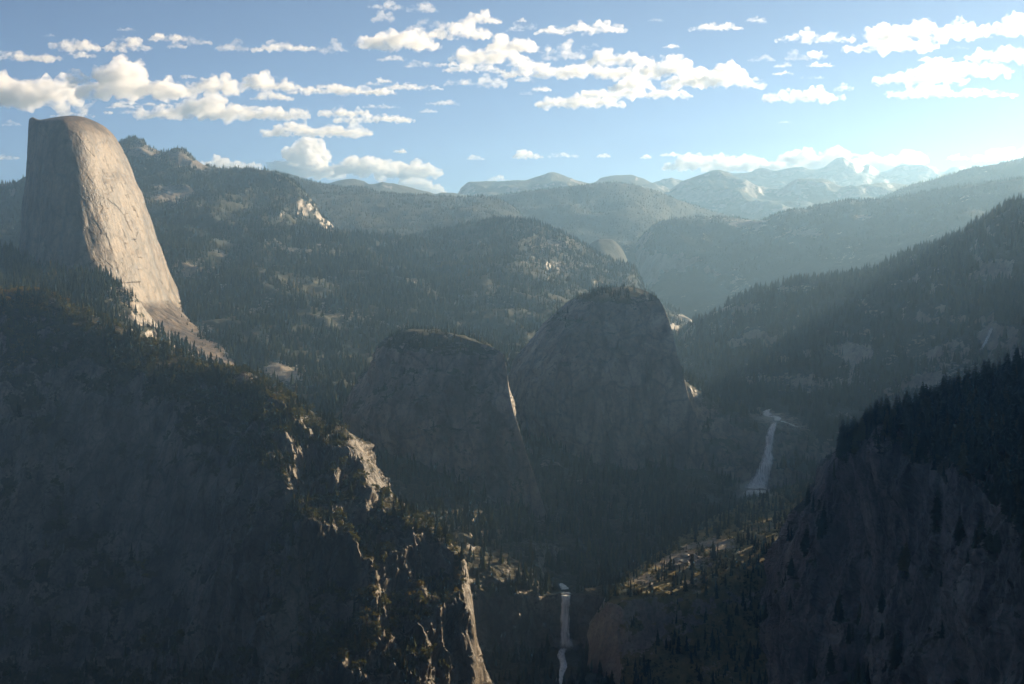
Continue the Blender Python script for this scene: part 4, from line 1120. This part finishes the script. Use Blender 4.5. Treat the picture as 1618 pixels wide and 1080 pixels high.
# (left, top, right, bottom) in photograph pixels
CLOUDS = [
 (-60, 74, 88, 94), (85, 55, 157, 79), (100, 79, 152, 90), (160, 57, 238, 78), (237, 49, 296, 64), (263, 64, 296, 75), (293, 56, 335, 69), (342, 60, 391, 79), (400, 62, 496, 79), (500, 64, 550, 81), (185, 41, 213, 48),
 (-90, 107, 60, 162), (20, 106, 130, 166), (122, 96, 295, 150), (295, 106, 385, 143), (383, 108, 455, 138), (400, 126, 478, 141), (458, 132, 572, 147), (232, 152, 460, 186), (398, 143, 462, 157), (170, 160, 212, 170), (215, 160, 277, 168), (80, 176, 150, 184), (415, 190, 590, 214), (425, 212, 530, 278), (505, 240, 622, 276), (590, 240, 700, 280), (625, 274, 700, 306), (305, 244, 415, 266), (500, 165, 560, 183), (448, 168, 490, 188), (-30, 240, 32, 251), (3, 189, 32, 198),
 (559, 33, 690, 75), (670, 36, 782, 60), (588, 15, 625, 32), (642, 1, 690, 18), (655, 25, 714, 42), (585, 1, 640, 14), (725, 17, 790, 36), (805, 30, 847, 45), (848, 36, 905, 52), (885, 30, 990, 49), (710, 60, 830, 98), (770, 52, 868, 80), (797, 90, 1010, 120), (860, 66, 925, 92), (930, 70, 1030, 102), (1000, 80, 1120, 118), (1050, 95, 1200, 135), (925, 124, 1090, 152), (848, 140, 980, 168), (702, 96, 790, 112), (750, 113, 800, 136), (702, 121, 747, 133), (815, 118, 845, 128), (597, 85, 640, 95), (640, 92, 695, 105), (530, 130, 622, 148), (605, 129, 700, 141), (574, 162, 630, 170), (675, 155, 725, 165), (530, 172, 650, 192), (530, 192, 590, 212),
 (810, 234, 857, 249), (866, 238, 915, 248), (943, 240, 965, 248), (772, 274, 802, 285), (736, 243, 765, 252), (1043, 238, 1075, 246),
 (1090, 33, 1172, 46), (1195, 32, 1215, 37), (1228, 45, 1345, 65), (1335, 50, 1470, 80), (1363, 28, 1540, 62), (1480, 18, 1680, 54), (1387, 94, 1525, 130), (1450, 84, 1600, 118), (1530, 66, 1680, 96), (1405, 131, 1600, 152), (1182, 85, 1225, 96), (1242, 76, 1275, 93), (1277, 76, 1303, 92), (1450, 86, 1507, 96), (1207, 131, 1325, 158), (1320, 130, 1347, 142), (1265, 117, 1302, 124), (1275, 97, 1315, 105), (1230, 189, 1252, 194),
 (1045, 240, 1200, 266), (1120, 235, 1300, 268), (1250, 232, 1400, 270), (1350, 238, 1480, 272), (1497, 242, 1530, 252), (1540, 232, 1660, 252),
]
_r = np.random.default_rng(77)
for _b in list(CLOUDS):                             # stray puffs round the larger clouds
    if _b[2] - _b[0] > 60 and _r.random() < 0.75:
        for _ in range(_r.integers(1, 3)):
            w_, h_ = _r.uniform(14, 34), _r.uniform(4.5, 9)
            x_ = _r.choice([_b[0] - _r.uniform(5, 40), _b[2] + _r.uniform(-5, 40)]); y_ = _r.uniform(_b[1], _b[3])
            CLOUDS.append((x_, y_ - h_, x_ + w_, y_))
def ico(sub=2):
    import bmesh
    bm = bmesh.new(); bmesh.ops.create_icosphere(bm, subdivisions=sub, radius=1.0)
    bm.verts.ensure_lookup_table()
    V = np.array([v.co[:] for v in bm.verts]); Fc = np.array([[v.index for v in f.verts] for f in bm.faces])
    bm.free(); return V, Fc
ICO_V, ICO_F = ico(2)
ICO1_V, ICO1_F = ico(1)

def make_cloud(box, seed):
    x0, y0, x1, y1 = box
    r = np.random.default_rng(seed)
    el = PITCH + math.atan((540 - y1) / F_PX)
    Y = BASE_ALT / math.tan(max(el, math.radians(2.0)))
    c = np.array(pt((x0 + x1) / 2, y1, Y))
    W = 1.08 * (x1 - x0) / F_PX * Y; Hh = 1.12 * (y1 - y0) / F_PX * Y
    D = min(W * 0.6, Hh * 3.0)
    ph = r.uniform(0, 6.28, 4)
    big = []
    nb_ = int(np.clip(9 * W / Hh, 14, 90))
    for k in range(nb_):
        t = -1 + 2 * (k + r.uniform(-0.4, 1.4)) / nb_
        t = min(1.0, max(-1.0, t))
        env = (1 - abs(t) ** 3.0) * (0.66 + 0.34 * math.sin(2.3 * t + ph[0]) * math.cos(6.1 * t + ph[1]))
        env = max(env, 0.12)
        rad = Hh * r.uniform(0.13, 0.30) * (0.4 + 0.7 * env)
        z = rad * 0.5 + max(0, Hh * env - rad * 1.5) * r.random() ** 0.8
        big.append((np.array([t * (W / 2 - rad), r.normal(0, 0.33) * D, z]), np.array([rad * r.uniform(1.1, 2.2), rad * r.uniform(1, 1.8), rad])))
    nc_ = max(4, int(math.ceil(W / (0.22 * Hh))))
    for k in range(nc_):                            # a continuous low body under the turrets
        t = -0.92 + 1.84 * k / (nc_ - 1)
        rad = Hh * 0.17 * (1 - 0.5 * abs(t) ** 3)
        big.append((np.array([t * (W / 2 - rad), r.normal(0, 0.05) * D, rad * 0.9]), np.array([rad * 1.5, rad * 1.8, rad])))
    small = []
    for c0, s0 in big:
        for _ in range(5):
            d = r.normal(size=3); d /= np.linalg.norm(d)
            d[2] = abs(d[2]) * 0.9 - 0.25
            q = s0.mean() * r.uniform(0.16, 0.42)
            small.append((c0 + d * s0 * r.uniform(0.8, 1.12), np.array([q * r.uniform(1, 1.7), q * r.uniform(1, 1.5), q])))
    V, Fc = [], []
    off = 0
    for c0, s0 in big:
        V.append(ICO_V * s0 + c0); Fc.append(ICO_F + off); off += len(ICO_V)
    for c0, s0 in small:
        V.append(ICO1_V * s0 + c0); Fc.append(ICO1_F + off); off += len(ICO1_V)
    me = mesh_from("tmp", np.vstack(V), np.vstack(Fc))
    ob = bpy.data.objects.new("tmp", me); COL.objects.link(ob)
    md = ob.modifiers.new("r", 'REMESH'); md.mode = 'VOXEL'; md.voxel_size = max(Hh / 13, W / 80)
    dg = bpy.context.evaluated_depsgraph_get()
    ev = ob.evaluated_get(dg); em = ev.to_mesh()
    nv = len(em.vertices); V = np.zeros(nv * 3, np.float32); em.vertices.foreach_get("co", V); V = V.reshape(-1, 3).astype(float)
    N = np.zeros(nv * 3, np.float32); em.vertices.foreach_get("normal", N); N = N.reshape(-1, 3)
    em.calc_loop_triangles()
    T = np.zeros(len(em.loop_triangles) * 3, np.int32); em.loop_triangles.foreach_get("vertices", T); T = T.reshape(-1, 3)
    ev.to_mesh_clear(); bpy.data.objects.remove(ob); bpy.data.meshes.remove(me)
    lab = np.arange(nv)
    e = np.concatenate([T[:, :2], T[:, 1:], T[:, ::2]])
    while True:                                     # keep the main body, drop crumbs
        m_ = np.minimum(lab[e[:, 0]], lab[e[:, 1]])
        l2 = lab.copy()
        np.minimum.at(l2, e[:, 0], m_); np.minimum.at(l2, e[:, 1], m_)
        l2 = l2[l2]
        if (l2 == lab).all():
            break
        lab = l2
    u_, cn_ = np.unique(lab, return_counts=True)
    ok_ = lab == u_[cn_.argmax()]
    T = T[ok_[T[:, 0]]]
    re_ = np.cumsum(ok_) - 1
    T = re_[T]; V = V[ok_]; N = N[ok_]
    V = V + N * (Hh * (0.20 * fbm(V, Hh * 0.35, 5, gain=0.6, seed=seed) + 0.01))[:, None]
    me = mesh_from("cloud", V, T, None, True); me.materials.append(M_THIN if (x1 - x0 < 70 and r.random() < 0.6) else M_CLOUD)
    return me, c

def cloud_label(b):
    cx, cy_ = (b[0] + b[2]) / 2, (b[1] + b[3]) / 2
    side = "at the left" if cx < 400 else "left of centre" if cx < 700 else "above the canyon" if cx < 1150 else "at the right" if cx > 1400 else "right of centre"
    band = "high" if cy_ < 60 else "upper" if cy_ < 110 else "middle" if cy_ < 200 else "low"
    w = b[2] - b[0]
    sz = "broad" if w > 140 else "long" if w > 80 else "small"
    return f"{sz} white {band} cloud {side} of the sky" if "at" in side else f"{sz} white {band} cloud {side}"
for k, b in enumerate(CLOUDS):
    me, c = make_cloud(b, 900 + k)
    o = link("cloud", me, None, label=cloud_label(b), cat="cloud", group="white cumulus clouds, " + cloud_label(b))
    o.location = c

# ------------------------------------------------------------------ haze
def make_haze():
    m, ns, ln = new_mat("valley haze")
    pv = nd(ns, "ShaderNodeVolumePrincipled")
    pv.inputs["Color"].default_value = (*HAZE_COLOR, 1)
    pv.inputs["Density"].default_value = HAZE_DENSITY
    pv.inputs["Anisotropy"].default_value = 0.66
    out = nd(ns, "ShaderNodeOutputMaterial"); ln.new(pv.outputs[0], out.inputs["Volume"])
    lo = min(T["V"][:, 2].min() for T in TERR.values())
    lo = min(lo, -1330) - 5
    hi = max(T["V"][:, 2].max() for T in TERR.values()) + 25
    R = 66000
    V = np.array([(x, y, z) for z in (lo, hi) for y in (-R, R) for x in (-R, R)], float)
    Fc = np.array([(0, 2, 3, 1), (4, 5, 7, 6), (0, 1, 5, 4), (2, 6, 7, 3), (0, 4, 6, 2), (1, 3, 7, 5)])
    me = mesh_from("haze", V, Fc, None, False); me.materials.append(m)
    link("haze", me, label="pale blue morning haze filling the canyon air", kind="stuff")
    print("HAZE", lo, hi)
make_haze()
print("COUNTS", CNT, "tris", sum(sum(p.loop_total - 2 for p in o.data.polygons) for o in []) )
